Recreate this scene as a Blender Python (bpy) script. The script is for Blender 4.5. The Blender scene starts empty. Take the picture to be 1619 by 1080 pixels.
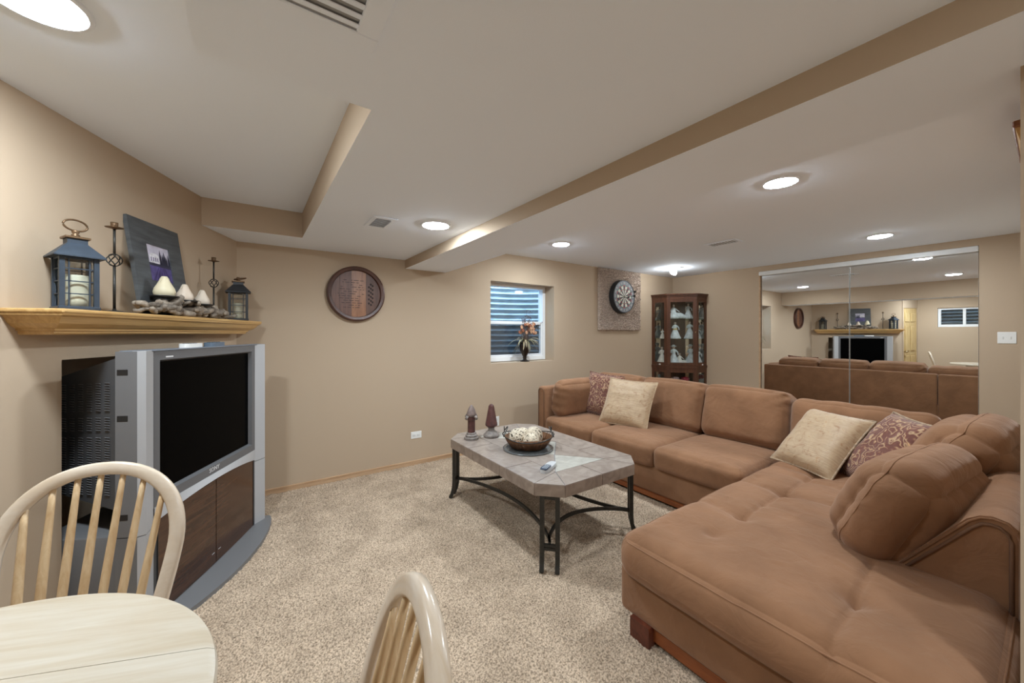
import bpy, bmesh, math, random
import numpy as np
from mathutils import Vector, Matrix, noise as mnoise
from mathutils.bvhtree import BVHTree

random.seed(7)
PI = math.pi
S = bpy.context.scene
C = S.collection

# ------------------------------------------------------------------ camera
cam_d = bpy.data.cameras.new('camera')
cam = bpy.data.objects.new('camera', cam_d)
C.objects.link(cam)
cam.location = (0, 0, 1.42)
cam.rotation_euler = (PI / 2, 0, -math.radians(34.76))
cam_d.sensor_width = 36
cam_d.lens = 595.3 / 1619 * 36
cam_d.shift_y = -13.4 / 1619
cam_d.clip_start = 0.02
S.camera = cam

# ------------------------------------------------------------------ world, exposure
W = bpy.data.worlds.new('sky')
S.world = W
W.use_nodes = True
bg = W.node_tree.nodes['Background']
bg.inputs[0].default_value = (0.55, 0.78, 1.0, 1)
bg.inputs[1].default_value = 15.0
S.view_settings.view_transform = 'Standard'
S.view_settings.look = 'None'
S.view_settings.gamma = 1
S.view_settings.use_curve_mapping = False
S.view_settings.exposure = 0.0
S.cycles.use_denoising = True
S.cycles.max_bounces = 10
S.cycles.diffuse_bounces = 6
LAMP = 350.0          # strength of the ceiling downlights' diffusers

# ------------------------------------------------------------------ materials
def L(r, g, b):
    f = lambda v: ((v / 255 + 0.055) / 1.055) ** 2.4 if v > 10 else v / 255 / 12.92
    return (f(r), f(g), f(b), 1)

def newmat(name):
    m = bpy.data.materials.new(name)
    m.use_nodes = True
    nt = m.node_tree
    return m, nt, nt.nodes['Principled BSDF']

def plain(name, col, rough=0.6, metal=0.0, var=0.0, scale=20, bump=0.0, bscale=200, sheen=0.0, stretch=None, spec=0.5):
    m, nt, b = newmat(name)
    N, K = nt.nodes, nt.links
    b.inputs['Base Color'].default_value = col
    b.inputs['Roughness'].default_value = rough
    b.inputs['Metallic'].default_value = metal
    b.inputs['Specular IOR Level'].default_value = spec
    if sheen:
        b.inputs['Sheen Weight'].default_value = sheen
        b.inputs['Sheen Roughness'].default_value = 0.5
    tc = N.new('ShaderNodeTexCoord')
    vec = tc.outputs['Object']
    if stretch:
        mp = N.new('ShaderNodeMapping')
        mp.inputs['Scale'].default_value = stretch
        K.new(vec, mp.inputs['Vector'])
        vec = mp.outputs[0]
    if var:
        n = N.new('ShaderNodeTexNoise')
        n.inputs['Scale'].default_value = scale
        n.inputs['Detail'].default_value = 6
        K.new(vec, n.inputs['Vector'])
        r = N.new('ShaderNodeValToRGB')
        r.color_ramp.elements[0].position = 0.3
        r.color_ramp.elements[1].position = 0.7
        c0 = [max(0, c * (1 - var)) for c in col[:3]] + [1]
        c1 = [min(1, c * (1 + var)) for c in col[:3]] + [1]
        r.color_ramp.elements[0].color = c0
        r.color_ramp.elements[1].color = c1
        K.new(n.outputs[0], r.inputs[0])
        K.new(r.outputs[0], b.inputs['Base Color'])
    if bump:
        n2 = N.new('ShaderNodeTexNoise')
        n2.inputs['Scale'].default_value = bscale
        n2.inputs['Detail'].default_value = 4
        K.new(vec, n2.inputs['Vector'])
        bp = N.new('ShaderNodeBump')
        bp.inputs['Strength'].default_value = bump
        bp.inputs['Distance'].default_value = 0.01
        K.new(n2.outputs[0], bp.inputs['Height'])
        K.new(bp.outputs[0], b.inputs['Normal'])
    return m

def wood(name, c1, c2, stretch=(3, 40, 40), rough=0.4, streak=None):
    m, nt, b = newmat(name)
    N, K = nt.nodes, nt.links
    tc = N.new('ShaderNodeTexCoord')
    mp = N.new('ShaderNodeMapping')
    mp.inputs['Scale'].default_value = stretch
    K.new(tc.outputs['Object'], mp.inputs['Vector'])
    n = N.new('ShaderNodeTexNoise')
    n.inputs['Scale'].default_value = 1
    n.inputs['Detail'].default_value = 8
    n.inputs['Roughness'].default_value = 0.65
    n.inputs['Distortion'].default_value = 0.6
    K.new(mp.outputs[0], n.inputs['Vector'])
    r = N.new('ShaderNodeValToRGB')
    r.color_ramp.elements[0].position = 0.32
    r.color_ramp.elements[1].position = 0.68
    r.color_ramp.elements[0].color = c2
    r.color_ramp.elements[1].color = c1
    K.new(n.outputs[0], r.inputs[0])
    K.new(r.outputs[0], b.inputs['Base Color'])
    b.inputs['Roughness'].default_value = rough
    return m

def glass(name, tint=(1, 1, 1, 1), refl=0.1):
    m = bpy.data.materials.new(name)
    m.use_nodes = True
    nt = m.node_tree
    nt.nodes.clear()
    N, K = nt.nodes, nt.links
    o = N.new('ShaderNodeOutputMaterial')
    mx = N.new('ShaderNodeMixShader')
    t = N.new('ShaderNodeBsdfTransparent')
    t.inputs[0].default_value = tint
    g = N.new('ShaderNodeBsdfGlossy')
    g.inputs['Roughness'].default_value = 0.03
    mx.inputs[0].default_value = refl
    K.new(t.outputs[0], mx.inputs[1]); K.new(g.outputs[0], mx.inputs[2]); K.new(mx.outputs[0], o.inputs[0])
    return m

def emit(name, col, strength):
    m, nt, b = newmat(name)
    b.inputs['Base Color'].default_value = (0.8, 0.8, 0.8, 1)
    b.inputs['Emission Color'].default_value = col
    b.inputs['Emission Strength'].default_value = strength
    return m

WALL = plain('wall paint tan', (0.478, 0.370, 0.266, 1), 0.85, bump=0.06, bscale=260, spec=0.2)
CEIL = plain('ceiling paint white', (0.845, 0.90, 0.985, 1), 0.9, bump=0.04, bscale=200, spec=0.1)
WHITE = plain('white plastic', (0.8, 0.8, 0.78, 1), 0.4)
TRIMW = wood('pale oak trim', L(205, 172, 138), L(176, 140, 105), (2, 30, 30), 0.5)
OAK = wood('honey oak', L(212, 174, 116), L(180, 138, 82), (3, 55, 55), 0.35)
CHAIRW = wood('whitewashed wood', L(220, 207, 191), L(202, 182, 158), (5, 30, 6), 0.22)
SPINW = wood('bare ash spindle', L(214, 188, 150), L(186, 152, 110), (40, 40, 5), 0.4)
TOPW = wood('bleached table wood', L(204, 196, 182), L(186, 170, 146), (2.2, 26, 26), 0.35)
DARKW = wood('cherry cabinet wood', L(98, 60, 40), L(62, 36, 24), (30, 30, 3), 0.35)
SOFAW = wood('sofa leg wood', L(112, 58, 38), L(70, 32, 22), (20, 20, 20), 0.4)
RAILW = wood('sofa rail wood', L(150, 86, 44), L(118, 60, 28), (20, 3, 20), 0.4)
IRON = plain('dark iron', (0.028, 0.026, 0.022, 1), 0.45, metal=0.3, var=0.3, scale=60)
BLACK = plain('black plastic', (0.012, 0.012, 0.013, 1), 0.4)
BRONZE = plain('aged bronze', (0.16, 0.095, 0.05, 1), 0.45, metal=0.6, var=0.3, scale=60)

def sofa_mat():
    m, nt, b = newmat('brown microsuede')
    N, K = nt.nodes, nt.links
    tc = N.new('ShaderNodeTexCoord')
    n = N.new('ShaderNodeTexNoise'); n.inputs['Scale'].default_value = 5; n.inputs['Detail'].default_value = 5
    K.new(tc.outputs['Object'], n.inputs['Vector'])
    r = N.new('ShaderNodeValToRGB')
    r.color_ramp.elements[0].position = 0.3; r.color_ramp.elements[1].position = 0.72
    r.color_ramp.elements[0].color = (0.212, 0.107, 0.056, 1)
    r.color_ramp.elements[1].color = (0.29, 0.148, 0.078, 1)
    K.new(n.outputs[0], r.inputs[0]); K.new(r.outputs[0], b.inputs['Base Color'])
    b.inputs['Roughness'].default_value = 0.9
    b.inputs['Specular IOR Level'].default_value = 0.15
    b.inputs['Sheen Weight'].default_value = 0.35
    b.inputs['Sheen Roughness'].default_value = 0.45
    b.inputs['Sheen Tint'].default_value = (0.95, 0.72, 0.58, 1)
    n2 = N.new('ShaderNodeTexNoise'); n2.inputs['Scale'].default_value = 400
    K.new(tc.outputs['Object'], n2.inputs['Vector'])
    bp = N.new('ShaderNodeBump'); bp.inputs['Strength'].default_value = 0.12; bp.inputs['Distance'].default_value = 0.004
    K.new(n2.outputs[0], bp.inputs['Height'])
    n3 = N.new('ShaderNodeTexNoise'); n3.inputs['Scale'].default_value = 9; n3.inputs['Detail'].default_value = 3; n3.inputs['Distortion'].default_value = 1.2
    K.new(tc.outputs['Object'], n3.inputs['Vector'])
    bp2 = N.new('ShaderNodeBump'); bp2.inputs['Strength'].default_value = 0.35; bp2.inputs['Distance'].default_value = 0.02
    K.new(n3.outputs[0], bp2.inputs['Height']); K.new(bp.outputs[0], bp2.inputs['Normal']); K.new(bp2.outputs[0], b.inputs['Normal'])
    return m
SOFA = sofa_mat()
PIPE = plain('sofa piping', (0.17, 0.088, 0.05, 1), 0.9)

# ------------------------------------------------------------------ mesh builder
class MB:
    def __init__(self):
        self.v = []; self.f = []; self.mi = []; self.cur = 0
    def add(self, vs, fs):
        o = len(self.v)
        self.v += [tuple(p) for p in vs]
        self.f += [tuple(i + o for i in f) for f in fs]
        self.mi += [self.cur] * len(fs)
        return self
    def box(self, x0, x1, y0, y1, z0, z1, M=None):
        vs = [(x, y, z) for z in (z0, z1) for y in (y0, y1) for x in (x0, x1)]
        if M is not None: vs = [M @ Vector(p) for p in vs]
        return self.add(vs, [(0, 2, 3, 1), (4, 5, 7, 6), (0, 1, 5, 4), (2, 6, 7, 3), (0, 4, 6, 2), (1, 3, 7, 5)])
    def bbox(self, x0, x1, y0, y1, z0, z1, r=0.01, n=2, M=None):
        bm = bmesh.new()
        bmesh.ops.create_cube(bm, size=1)
        for v in bm.verts:
            v.co = Vector(((x0 + x1) / 2 + v.co.x * (x1 - x0), (y0 + y1) / 2 + v.co.y * (y1 - y0), (z0 + z1) / 2 + v.co.z * (z1 - z0)))
        bmesh.ops.bevel(bm, geom=bm.edges[:], offset=r, segments=n, affect='EDGES', profile=0.5)
        return self.bm(bm, M)
    def bm(self, bm, M=None):
        bm.verts.index_update()
        vs = [(M @ v.co) if M is not None else v.co.copy() for v in bm.verts]
        fs = [[v.index for v in f.verts] for f in bm.faces]
        bm.free()
        return self.add(vs, fs)
    def prism(self, poly, z0, z1, M=None):
        n = len(poly)
        a = sum(poly[i][0] * poly[(i + 1) % n][1] - poly[(i + 1) % n][0] * poly[i][1] for i in range(n))
        if a < 0: poly = poly[::-1]
        vs = [(x, y, z0) for x, y in poly] + [(x, y, z1) for x, y in poly]
        if M is not None: vs = [M @ Vector(p) for p in vs]
        fs = [tuple(range(n))[::-1], tuple(range(n, 2 * n))] + [(i, (i + 1) % n, n + (i + 1) % n, n + i) for i in range(n)]
        return self.add(vs, fs)
    def tube(self, path, r, n=8, closed=False, cap=True, flat=1.0, up=(0, 0, 1)):
        path = [Vector(p) for p in path]
        m = len(path)
        rs = r if isinstance(r, (list, tuple)) else [r] * m
        rings = []
        for i, p in enumerate(path):
            if closed: t = path[(i + 1) % m] - path[i - 1]
            else: t = path[min(i + 1, m - 1)] - path[max(i - 1, 0)]
            t.normalize()
            u = Vector(up)
            if abs(t.dot(u)) > 0.95: u = Vector((1, 0, 0)) if abs(t.x) < 0.9 else Vector((0, 1, 0))
            a = t.cross(u).normalized(); b = a.cross(t).normalized()
            rings.append([p + (a * math.cos(2 * PI * k / n) + b * math.sin(2 * PI * k / n) * flat) * rs[i] for k in range(n)])
        vs = [q for rg in rings for q in rg]
        fs = []
        for i in range(m if closed else m - 1):
            j = (i + 1) % m
            for k in range(n):
                k2 = (k + 1) % n
                fs.append((i * n + k, i * n + k2, j * n + k2, j * n + k))
        if not closed and cap:
            fs.append(tuple(range(n))[::-1]); fs.append(tuple((m - 1) * n + k for k in range(n)))
        return self.add(vs, fs)
    def strip(self, path, w, t, up=(0, 0, 1)):
        """rectangular bar along a path; w across (side), t along up"""
        path = [Vector(p) for p in path]; m = len(path); vs = []; fs = []
        for i, p in enumerate(path):
            d = path[min(i + 1, m - 1)] - path[max(i - 1, 0)]; d.normalize()
            u = Vector(up)
            if abs(d.dot(u)) > 0.95: u = Vector((1, 0, 0))
            a = d.cross(u).normalized(); b = a.cross(d).normalized()
            for sa, sb in ((-1, -1), (1, -1), (1, 1), (-1, 1)): vs.append(p + a * w / 2 * sa + b * t / 2 * sb)
        for i in range(m - 1):
            for k in range(4):
                k2 = (k + 1) % 4; fs.append((i * 4 + k, i * 4 + k2, i * 4 + 4 + k2, i * 4 + 4 + k))
        fs += [(3, 2, 1, 0), tuple((m - 1) * 4 + k for k in range(4))]
        return self.add(vs, fs)
    def lathe(self, prof, n=24, c=(0, 0, 0), sx=1, sy=1, wave=0, wn=0):
        vs = []; fs = []; m = len(prof)
        for r, z in prof:
            for k in range(n):
                a = 2 * PI * k / n
                rr = r * (1 + wave * math.cos(wn * a)) if wave else r
                vs.append((c[0] + rr * math.cos(a) * sx, c[1] + rr * math.sin(a) * sy, c[2] + z))
        for i in range(m - 1):
            for k in range(n):
                k2 = (k + 1) % n
                fs.append((i * n + k, i * n + k2, (i + 1) * n + k2, (i + 1) * n + k))
        if prof[0][0] > 1e-6: fs.append(tuple(range(n))[::-1])
        if prof[-1][0] > 1e-6: fs.append(tuple((m - 1) * n + k for k in range(n)))
        return self.add(vs, fs)
    def ball(self, c, r, n=10, s=(1, 1, 1)):
        bm = bmesh.new()
        bmesh.ops.create_uvsphere(bm, u_segments=n, v_segments=max(4, n * 2 // 3), radius=1)
        for v in bm.verts: v.co = Vector((c[0] + v.co.x * r * s[0], c[1] + v.co.y * r * s[1], c[2] + v.co.z * r * s[2]))
        return self.bm(bm)
    def xform(self, M, start=0):
        for i in range(start, len(self.v)): self.v[i] = tuple(M @ Vector(self.v[i]))
        return self
    def obj(self, name, mat, parent=None, smooth=False, angle=None, props=None):
        me = bpy.data.meshes.new(name)
        me.from_pydata(self.v, [], self.f)
        mats = mat if isinstance(mat, (list, tuple)) else [mat]
        for m in mats: me.materials.append(m)
        if len(mats) > 1: me.polygons.foreach_set('material_index', self.mi)
        if smooth: me.polygons.foreach_set('use_smooth', [True] * len(self.f))
        if angle is not None: me.set_sharp_from_angle(angle=math.radians(angle))
        me.update()
        o = bpy.data.objects.new(name, me)
        C.objects.link(o)
        if parent: o.parent = parent
        if props:
            for k, v in props.items(): o[k] = v
        return o

def Rz(a): return Matrix.Rotation(a, 4, 'Z')
def T(*p): return Matrix.Translation(Vector(p))

def thing(name, label, cat, loc=(0, 0, 0), rz=0, group=None, kind=None):
    o = bpy.data.objects.new(name, None)
    o.empty_display_size = 0.05
    C.objects.link(o)
    o.location = loc; o.rotation_euler = (0, 0, rz)
    if label: o['label'] = label
    if cat: o['category'] = cat
    if group: o['group'] = group
    if kind: o['kind'] = kind
    return o

def tag(o, label, cat, group=None):
    o['label'] = label; o['category'] = cat
    if group: o['group'] = group
    return o

def struct(o, label=None):
    o['kind'] = 'structure'
    if label: o['label'] = label
    return o

def copytree(o, parent=None):
    c = o.copy(); C.objects.link(c)
    if parent: c.parent = parent
    for ch in list(o.children): copytree(ch, c)
    return c

def place(o, loc, rz=0):
    o.location = loc; o.rotation_euler = (0, 0, rz)
    return o

# ------------------------------------------------------------------ main dimensions
YW = 3.915      # back wall
XM = 6.233      # wall with the mirrored doors
ZH = 2.41       # high ceiling
ZL = 2.19       # lowered ceiling
ZB = 2.10       # beam underside
ZR = 2.39       # raised recess
XL = -1.5
YN = -1.7
C0 = Vector((-0.098, 3.915, 0))
DG = Vector((-0.392, -0.92, 0))
NN = Vector((0.92, -0.392, 0))
RD = math.atan2(-0.92, -0.392)          # frame of the diagonal wall: x along it, y into the room
def W2(s, off, z=0): return C0 + DG * s + NN * off + Vector((0, 0, z))
WLEN = 1.775
WEND = W2(WLEN, 0)

# ------------------------------------------------------------------ structure
f = MB().box(XL - .2, XM + .2, YN - .2, YW + .05, -0.1, 0.0)
CARPETB = plain('carpet backing', L(176, 156, 126), 0.95, var=0.25, scale=120)
struct(f.obj('floor', CARPETB), 'beige carpeted basement floor')

def carpet_mat():
    m, nt, b = newmat('beige cut pile')
    N, K = nt.nodes, nt.links
    tc = N.new('ShaderNodeTexCoord')
    n = N.new('ShaderNodeTexNoise'); n.inputs['Scale'].default_value = 130; n.inputs['Detail'].default_value = 3
    n2 = N.new('ShaderNodeTexNoise'); n2.inputs['Scale'].default_value = 5; n2.inputs['Detail'].default_value = 4
    K.new(tc.outputs['Object'], n.inputs['Vector']); K.new(tc.outputs['Object'], n2.inputs['Vector'])
    r = N.new('ShaderNodeValToRGB')
    r.color_ramp.elements[0].position = 0.36; r.color_ramp.elements[0].color = (0.25, 0.187, 0.133, 1)
    r.color_ramp.elements[1].position = 0.60; r.color_ramp.elements[1].color = (0.64, 0.497, 0.363, 1)
    K.new(n.outputs[0], r.inputs[0])
    r2 = N.new('ShaderNodeValToRGB')
    r2.color_ramp.elements[0].position = 0.35; r2.color_ramp.elements[0].color = (0.80, 0.79, 0.78, 1)
    r2.color_ramp.elements[1].position = 0.62; r2.color_ramp.elements[1].color = (1, 1, 1, 1)
    K.new(n2.outputs[0], r2.inputs[0])
    mx = N.new('ShaderNodeMix'); mx.data_type = 'RGBA'; mx.blend_type = 'MULTIPLY'
    mx.inputs[0].default_value = 1
    K.new(r.outputs[0], mx.inputs[6]); K.new(r2.outputs[0], mx.inputs[7])
    K.new(mx.outputs[2], b.inputs['Base Color'])
    b.inputs['Roughness'].default_value = 0.95
    b.inputs['Specular IOR Level'].default_value = 0.1
    return m
CARPET = carpet_mat()

def carpet():
    x0, x1, y0, y1, st = -0.85, 3.0, 0.3, 3.9, 0.0075
    nx, ny = int((x1 - x0) / st), int((y1 - y0) / st)
    rng = np.random.default_rng(3)
    X, Y = np.meshgrid(np.linspace(x0, x1, nx), np.linspace(y0, y1, ny))
    X = X + rng.normal(0, st * .3, X.shape); Y = Y + rng.normal(0, st * .3, Y.shape)
    Zr = rng.random(X.shape)
    Zz = 0.003 + 0.011 * Zr
    # stay in front of the diagonal wall
    off = (X - C0.x) * NN.x + (Y - C0.y) * NN.y
    Zz = np.where(off < 0.02, -0.01, Zz)
    co = np.stack([X, Y, Zz], -1).reshape(-1, 3)
    i = (np.arange(ny - 1)[:, None] * nx + np.arange(nx - 1)[None]).reshape(-1)
    q = np.stack([i, i + 1, i + nx + 1, i + nx], -1)
    me = bpy.data.meshes.new('carpet_pile')
    me.vertices.add(len(co)); me.vertices.foreach_set('co', co.ravel())
    me.loops.add(q.size); me.loops.foreach_set('vertex_index', q.ravel().astype(np.int32))
    me.polygons.add(len(q)); me.polygons.foreach_set('loop_start', np.arange(0, q.size, 4, dtype=np.int32))
    me.update(calc_edges=True)
    me.materials.append(CARPET)
    o = bpy.data.objects.new('carpet_pile', me); C.objects.link(o)
    o['kind'] = 'stuff'; o['label'] = 'short beige cut pile of the wall-to-wall carpet'; o['category'] = 'carpet'
carpet()
bpy.data.objects['floor'].data.materials[0] = CARPET

# back wall with window opening
WX0, WX1, WZ0, WZ1 = 2.40, 3.419, 1.045, 2.06
b = MB()
b.box(-0.6, WX0, YW, YW + .3, 0, 2.6).box(WX1, XM + .3, YW, YW + .3, 0, 2.6)
b.box(WX0, WX1, YW, YW + .3, 0, WZ0).box(WX0, WX1, YW, YW + .3, WZ1, 2.6)
struct(b.obj('wall_back', WALL), 'tan painted back wall')
# left diagonal wall with niche
NS0, NS1, NZ = 0.35, 1.515, 1.30
b = MB()
b.box(0.0, NS0, -.12, 0, 0, 2.45).box(NS1, WLEN, -.12, 0, 0, 2.45).box(NS0, NS1, -.12, 0, NZ, 2.45)
b.box(-.03, 0.0, -.12, -.02, 0, 2.45)
b.box(NS0 - .02, NS1 + .02, -.60, -.58, 0, NZ + .02)
b.box(NS0 - .02, NS0, -.6, -.12, 0, NZ + .02).box(NS1, NS1 + .02, -.6, -.12, 0, NZ + .02).box(NS0, NS1, -.6, -.12, NZ, NZ + .02)
o = struct(b.obj('wall_left', WALL), 'angled tan wall holding the mantel and television niche')
place(o, C0, RD)
# side walls that only the mirror sees
b = MB()
LW0, LW1, LZ0, LZ1 = 0.95, 1.80, 1.57, 2.04
b.box(XL - .25, XL, YN, LW0, 0, 2.6).box(XL - .25, XL, LW1, 2.4, 0, 2.6).box(XL - .25, XL, LW0, LW1, 0, LZ0).box(XL - .25, XL, LW0, LW1, LZ1, 2.6)
struct(b.obj('wall_dining', WALL), 'tan wall beside the dining table with a high sliding window')
b = MB().box(XL - .2, 1.7, YN - .15, YN, 0, 2.6)
struct(b.obj('wall_front', WALL), 'tan wall behind the viewer')
b = MB().box(1.613, XM + .3, YN - .1, 0.0497, 0, 2.6)
struct(b.obj('wall_near', WALL), 'end of the tan partition wall beside the sofa')
# right wall with opening for mirrored doors
MY0, MY1, MZ1 = 0.449, 2.507, 2.335
b = MB()
b.box(XM, XM + .2, 0.0, MY0, 0, 2.6).box(XM, XM + .2, MY1, YW + .05, 0, 2.6).box(XM, XM + .2, MY0, MY1, MZ1, 2.6)
b.box(XM + .18, XM + .2, MY0, MY1, 0, MZ1)
struct(b.obj('wall_right', WALL), 'tan wall around the mirrored closet doors')
# closet-door wall that closes the corner behind the diagonal wall
b = MB()
dA = Vector((WEND.x, WEND.y, 0)); dB = Vector((XL, 2.14, 0))
ang = math.atan2(dB.y - dA.y, dB.x - dA.x); dl = (dB - dA).length
Md = T(dA.x, dA.y, 0) @ Rz(ang)
b.box(-.01, 0.045, -.12, 0.0, 0, 2.45, Md).box(dl - .02, dl, -.12, 0.0, 0, 2.45, Md).box(0.045, dl - .02, -.12, 0, 2.05, 2.45, Md)
struct(b.obj('wall_closet', WALL), 'short tan wall around the pine door')
b = MB()
b.bbox(.05, dl - .02, -.05, -.015, 0.01, 2.05, .004, 1)
D1 = b.obj('door_1', wood('pale pine door', L(214, 190, 140), L(190, 158, 104), (30, 30, 3), 0.4))
place(D1, dA, ang); struct(D1, 'pale pine six-panel door')
for col in (0, 1):
    for z0, z1 in ((.2, .85), (.97, 1.6), (1.7, 1.93)):
        x0 = .13 + col * .27
        MB().bbox(x0, x0 + .2, -.018, .002, z0, z1, .012, 1).obj('door_panel', D1.data.materials[0], D1)
MB().lathe([(0.0, 0), (.012, .0), (.012, .03), (.027, .04), (.03, .055), (.02, .068), (0, .07)], 12).xform(T(.1, -.015, .95) @ Matrix.Rotation(-PI / 2, 4, 'X')).obj('door_knob', plain('satin brass', (.5, .4, .25, 1), .3, 1), D1, True)

# ceilings
b = MB().box(1.5, XM + .3, -.2, YW + .1, ZH, ZH + .1)
struct(b.obj('ceiling', CEIL), 'white painted ceiling')
b = MB().box(XL - .2, 1.6, YN, YW + .1, ZR, ZR + .1)
struct(b.obj('ceiling_recess', CEIL), 'raised white ceiling above the mantel wall')
soff = [(-.6, YW + .05), (-.6, 3.466), (.342, 3.466), (.342, 1.344), (-.126, 1.344), (-.126, YN), (1.45, YN), (1.45, YW + .05)]
b = MB(); b.prism(soff, ZL, ZR + .02)
o = b.obj('ceiling_soffit', [CEIL, WALL])
for p in o.data.polygons: p.material_index = 0 if abs(p.normal.z) > .5 else 1
struct(o, 'lowered white ceiling with tan sides')
b = MB().box(1.34, 1.803, YN, YW + .05, ZB, ZH + .05)
o = b.obj('ceiling_beam', [CEIL, WALL])
for p in o.data.polygons: p.material_index = 0 if abs(p.normal.z) > .5 else 1
struct(o, 'long boxed beam with white underside and tan faces')

# baseboards
b = MB().box(-.1, XM, YW - .012, YW, 0.005, .052).box(-.1, XM, YW - .016, YW, .045, .056)
struct(b.obj('baseboard_back', TRIMW), 'pale oak baseboard along the back wall')
b = MB().box(XM - .012, XM, MY1 + .02, YW, 0.005, .052)
struct(b.obj('baseboard_right', TRIMW), 'pale oak baseboard by the mirrored doors')

# ------------------------------------------------------------------ window 1 (back wall) and its well
GLASS = glass('window glass', (.92, .96, 1, 1), .06)
def screen_mat():
    m = bpy.data.materials.new('insect screen'); m.use_nodes = True
    nt = m.node_tree; nt.nodes.clear(); N, K = nt.nodes, nt.links
    o = N.new('ShaderNodeOutputMaterial'); mx = N.new('ShaderNodeMixShader'); t = N.new('ShaderNodeBsdfTransparent')
    d = N.new('ShaderNodeBsdfDiffuse'); d.inputs[0].default_value = (.05, .05, .055, 1)
    mx.inputs[0].default_value = .55
    K.new(t.outputs[0], mx.inputs[1]); K.new(d.outputs[0], mx.inputs[2]); K.new(mx.outputs[0], o.inputs[0])
    return m
SCREEN = screen_mat()
VINYL = plain('white vinyl', (.82, .83, .84, 1), .35)
w1 = thing('window_1', 'white single-hung window above the sofa looking into a corrugated well', None, (0, 4.10, 0), kind='structure')
fx0, fx1, fz0, fz1 = WX0, WX1, 1.05, 2.06
b = MB()
for a in ((fx0, fx0 + .05, fz0, fz1), (fx1 - .05, fx1, fz0, fz1), (fx0 + .05, fx1 - .05, fz0, fz0 + .06), (fx0 + .05, fx1 - .05, fz1 - .035, fz1)):
    b.bbox(a[0], a[1], 0, .1, a[2], a[3], .004, 1)
b.obj('window_frame', VINYL, w1)
zm = 1.555
b = MB().bbox(fx0 + .05, fx1 - .05, .01, .05, zm - .02, zm + .022, .004, 1)
b.obj('meeting_rail', VINYL, w1)
b = MB()
for a in ((fx0 + .05, fx0 + .075, fz0 + .06, zm - .02), (fx1 - .075, fx1 - .05, fz0 + .06, zm - .02), (fx0 + .075, fx1 - .075, fz0 + .06, fz0 + .085)):
    b.bbox(a[0], a[1], .012, .05, a[2], a[3], .003, 1)
b.obj('lower_sash', VINYL, w1)
MB().box(fx0 + .05, fx1 - .05, .06, .064, zm, fz1 - .03).obj('upper_pane', GLASS, w1)
MB().box(fx0 + .07, fx1 - .07, .03, .034, fz0 + .08, zm).obj('lower_pane', GLASS, w1)
MB().box(fx0 + .05, fx1 - .05, .08, .081, fz0 + .05, zm + .01).obj('insect_screen', SCREEN, w1)
# corrugated well
def well(name, cx, cy, r, z0, z1, axis, label, col=(.40, .48, .54, 1)):
    vs = []; fs = []; nz = 150; na = 28
    for i in range(nz):
        z = z0 + (z1 - z0) * i / (nz - 1)
        rr = r + .022 * math.sin(2 * PI * z / .082)
        for k in range(na):
            a = PI * k / (na - 1)
            if axis == 'y': vs.append((cx + rr * 1.25 * math.cos(a), cy + rr * math.sin(a), z))
            else: vs.append((cx - rr * math.sin(a), cy + rr * 1.25 * math.cos(a), z))
    for i in range(nz - 1):
        for k in range(na - 1):
            fs.append((i * na + k, i * na + k + 1, (i + 1) * na + k + 1, (i + 1) * na + k))
    o = MB().add(vs, fs).obj(name, plain('galvanised steel', col, .55, .35, .15, 8), None, True)
    tag(o, label, 'window well')
well('window_well', 2.95, 4.23, .72, .7, 2.62, 'y', 'corrugated steel window well outside the tall window above the sofa')
# gravel floor of the well
b = MB().box(2.0, 3.9, 4.23, 5.0, .86, .9)
o = b.obj('well_gravel', plain('gravel', (.18, .17, .16, 1), .9, var=.6, scale=90, bump=.6, bscale=80)); o['kind'] = 'stuff'; o['label'] = 'grey gravel in the bottom of the window well'; o['category'] = 'gravel'

# window 2 (slider on dining wall, seen in the mirror)
w2 = thing('window_2', 'small white sliding window high on the dining wall', None, (XL - .08, 0, 0), kind='structure')
b = MB()
for a in ((LW0, LW0 + .05, LZ0, LZ1), (LW1 - .05, LW1, LZ0, LZ1), (LW0 + .05, LW1 - .05, LZ0, LZ0 + .06), (LW0 + .05, LW1 - .05, LZ1 - .04, LZ1)):
    b.bbox(-.05, .03, a[0], a[1], a[2], a[3], .004, 1)
b.obj('window_frame', VINYL, w2)
MB().bbox(-.03, .02, 1.35, 1.40, LZ0 + .06, LZ1 - .04, .004, 1).obj('meeting_stile', VINYL, w2)
MB().box(-.02, -.016, LW0 + .05, 1.35, LZ0 + .05, LZ1 - .04).obj('window_pane', GLASS, w2)
MB().box(-.02, -.016, 1.40, LW1 - .05, LZ0 + .05, LZ1 - .04).obj('window_pane', GLASS, w2)
well('window_well', XL - .25, 1.37, .55, 1.2, 3.6, 'x', 'corrugated steel window well outside the small sliding window', (.09, .09, .09, 1))  # steel darkened and well made taller to imitate weak daylight inside

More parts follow.
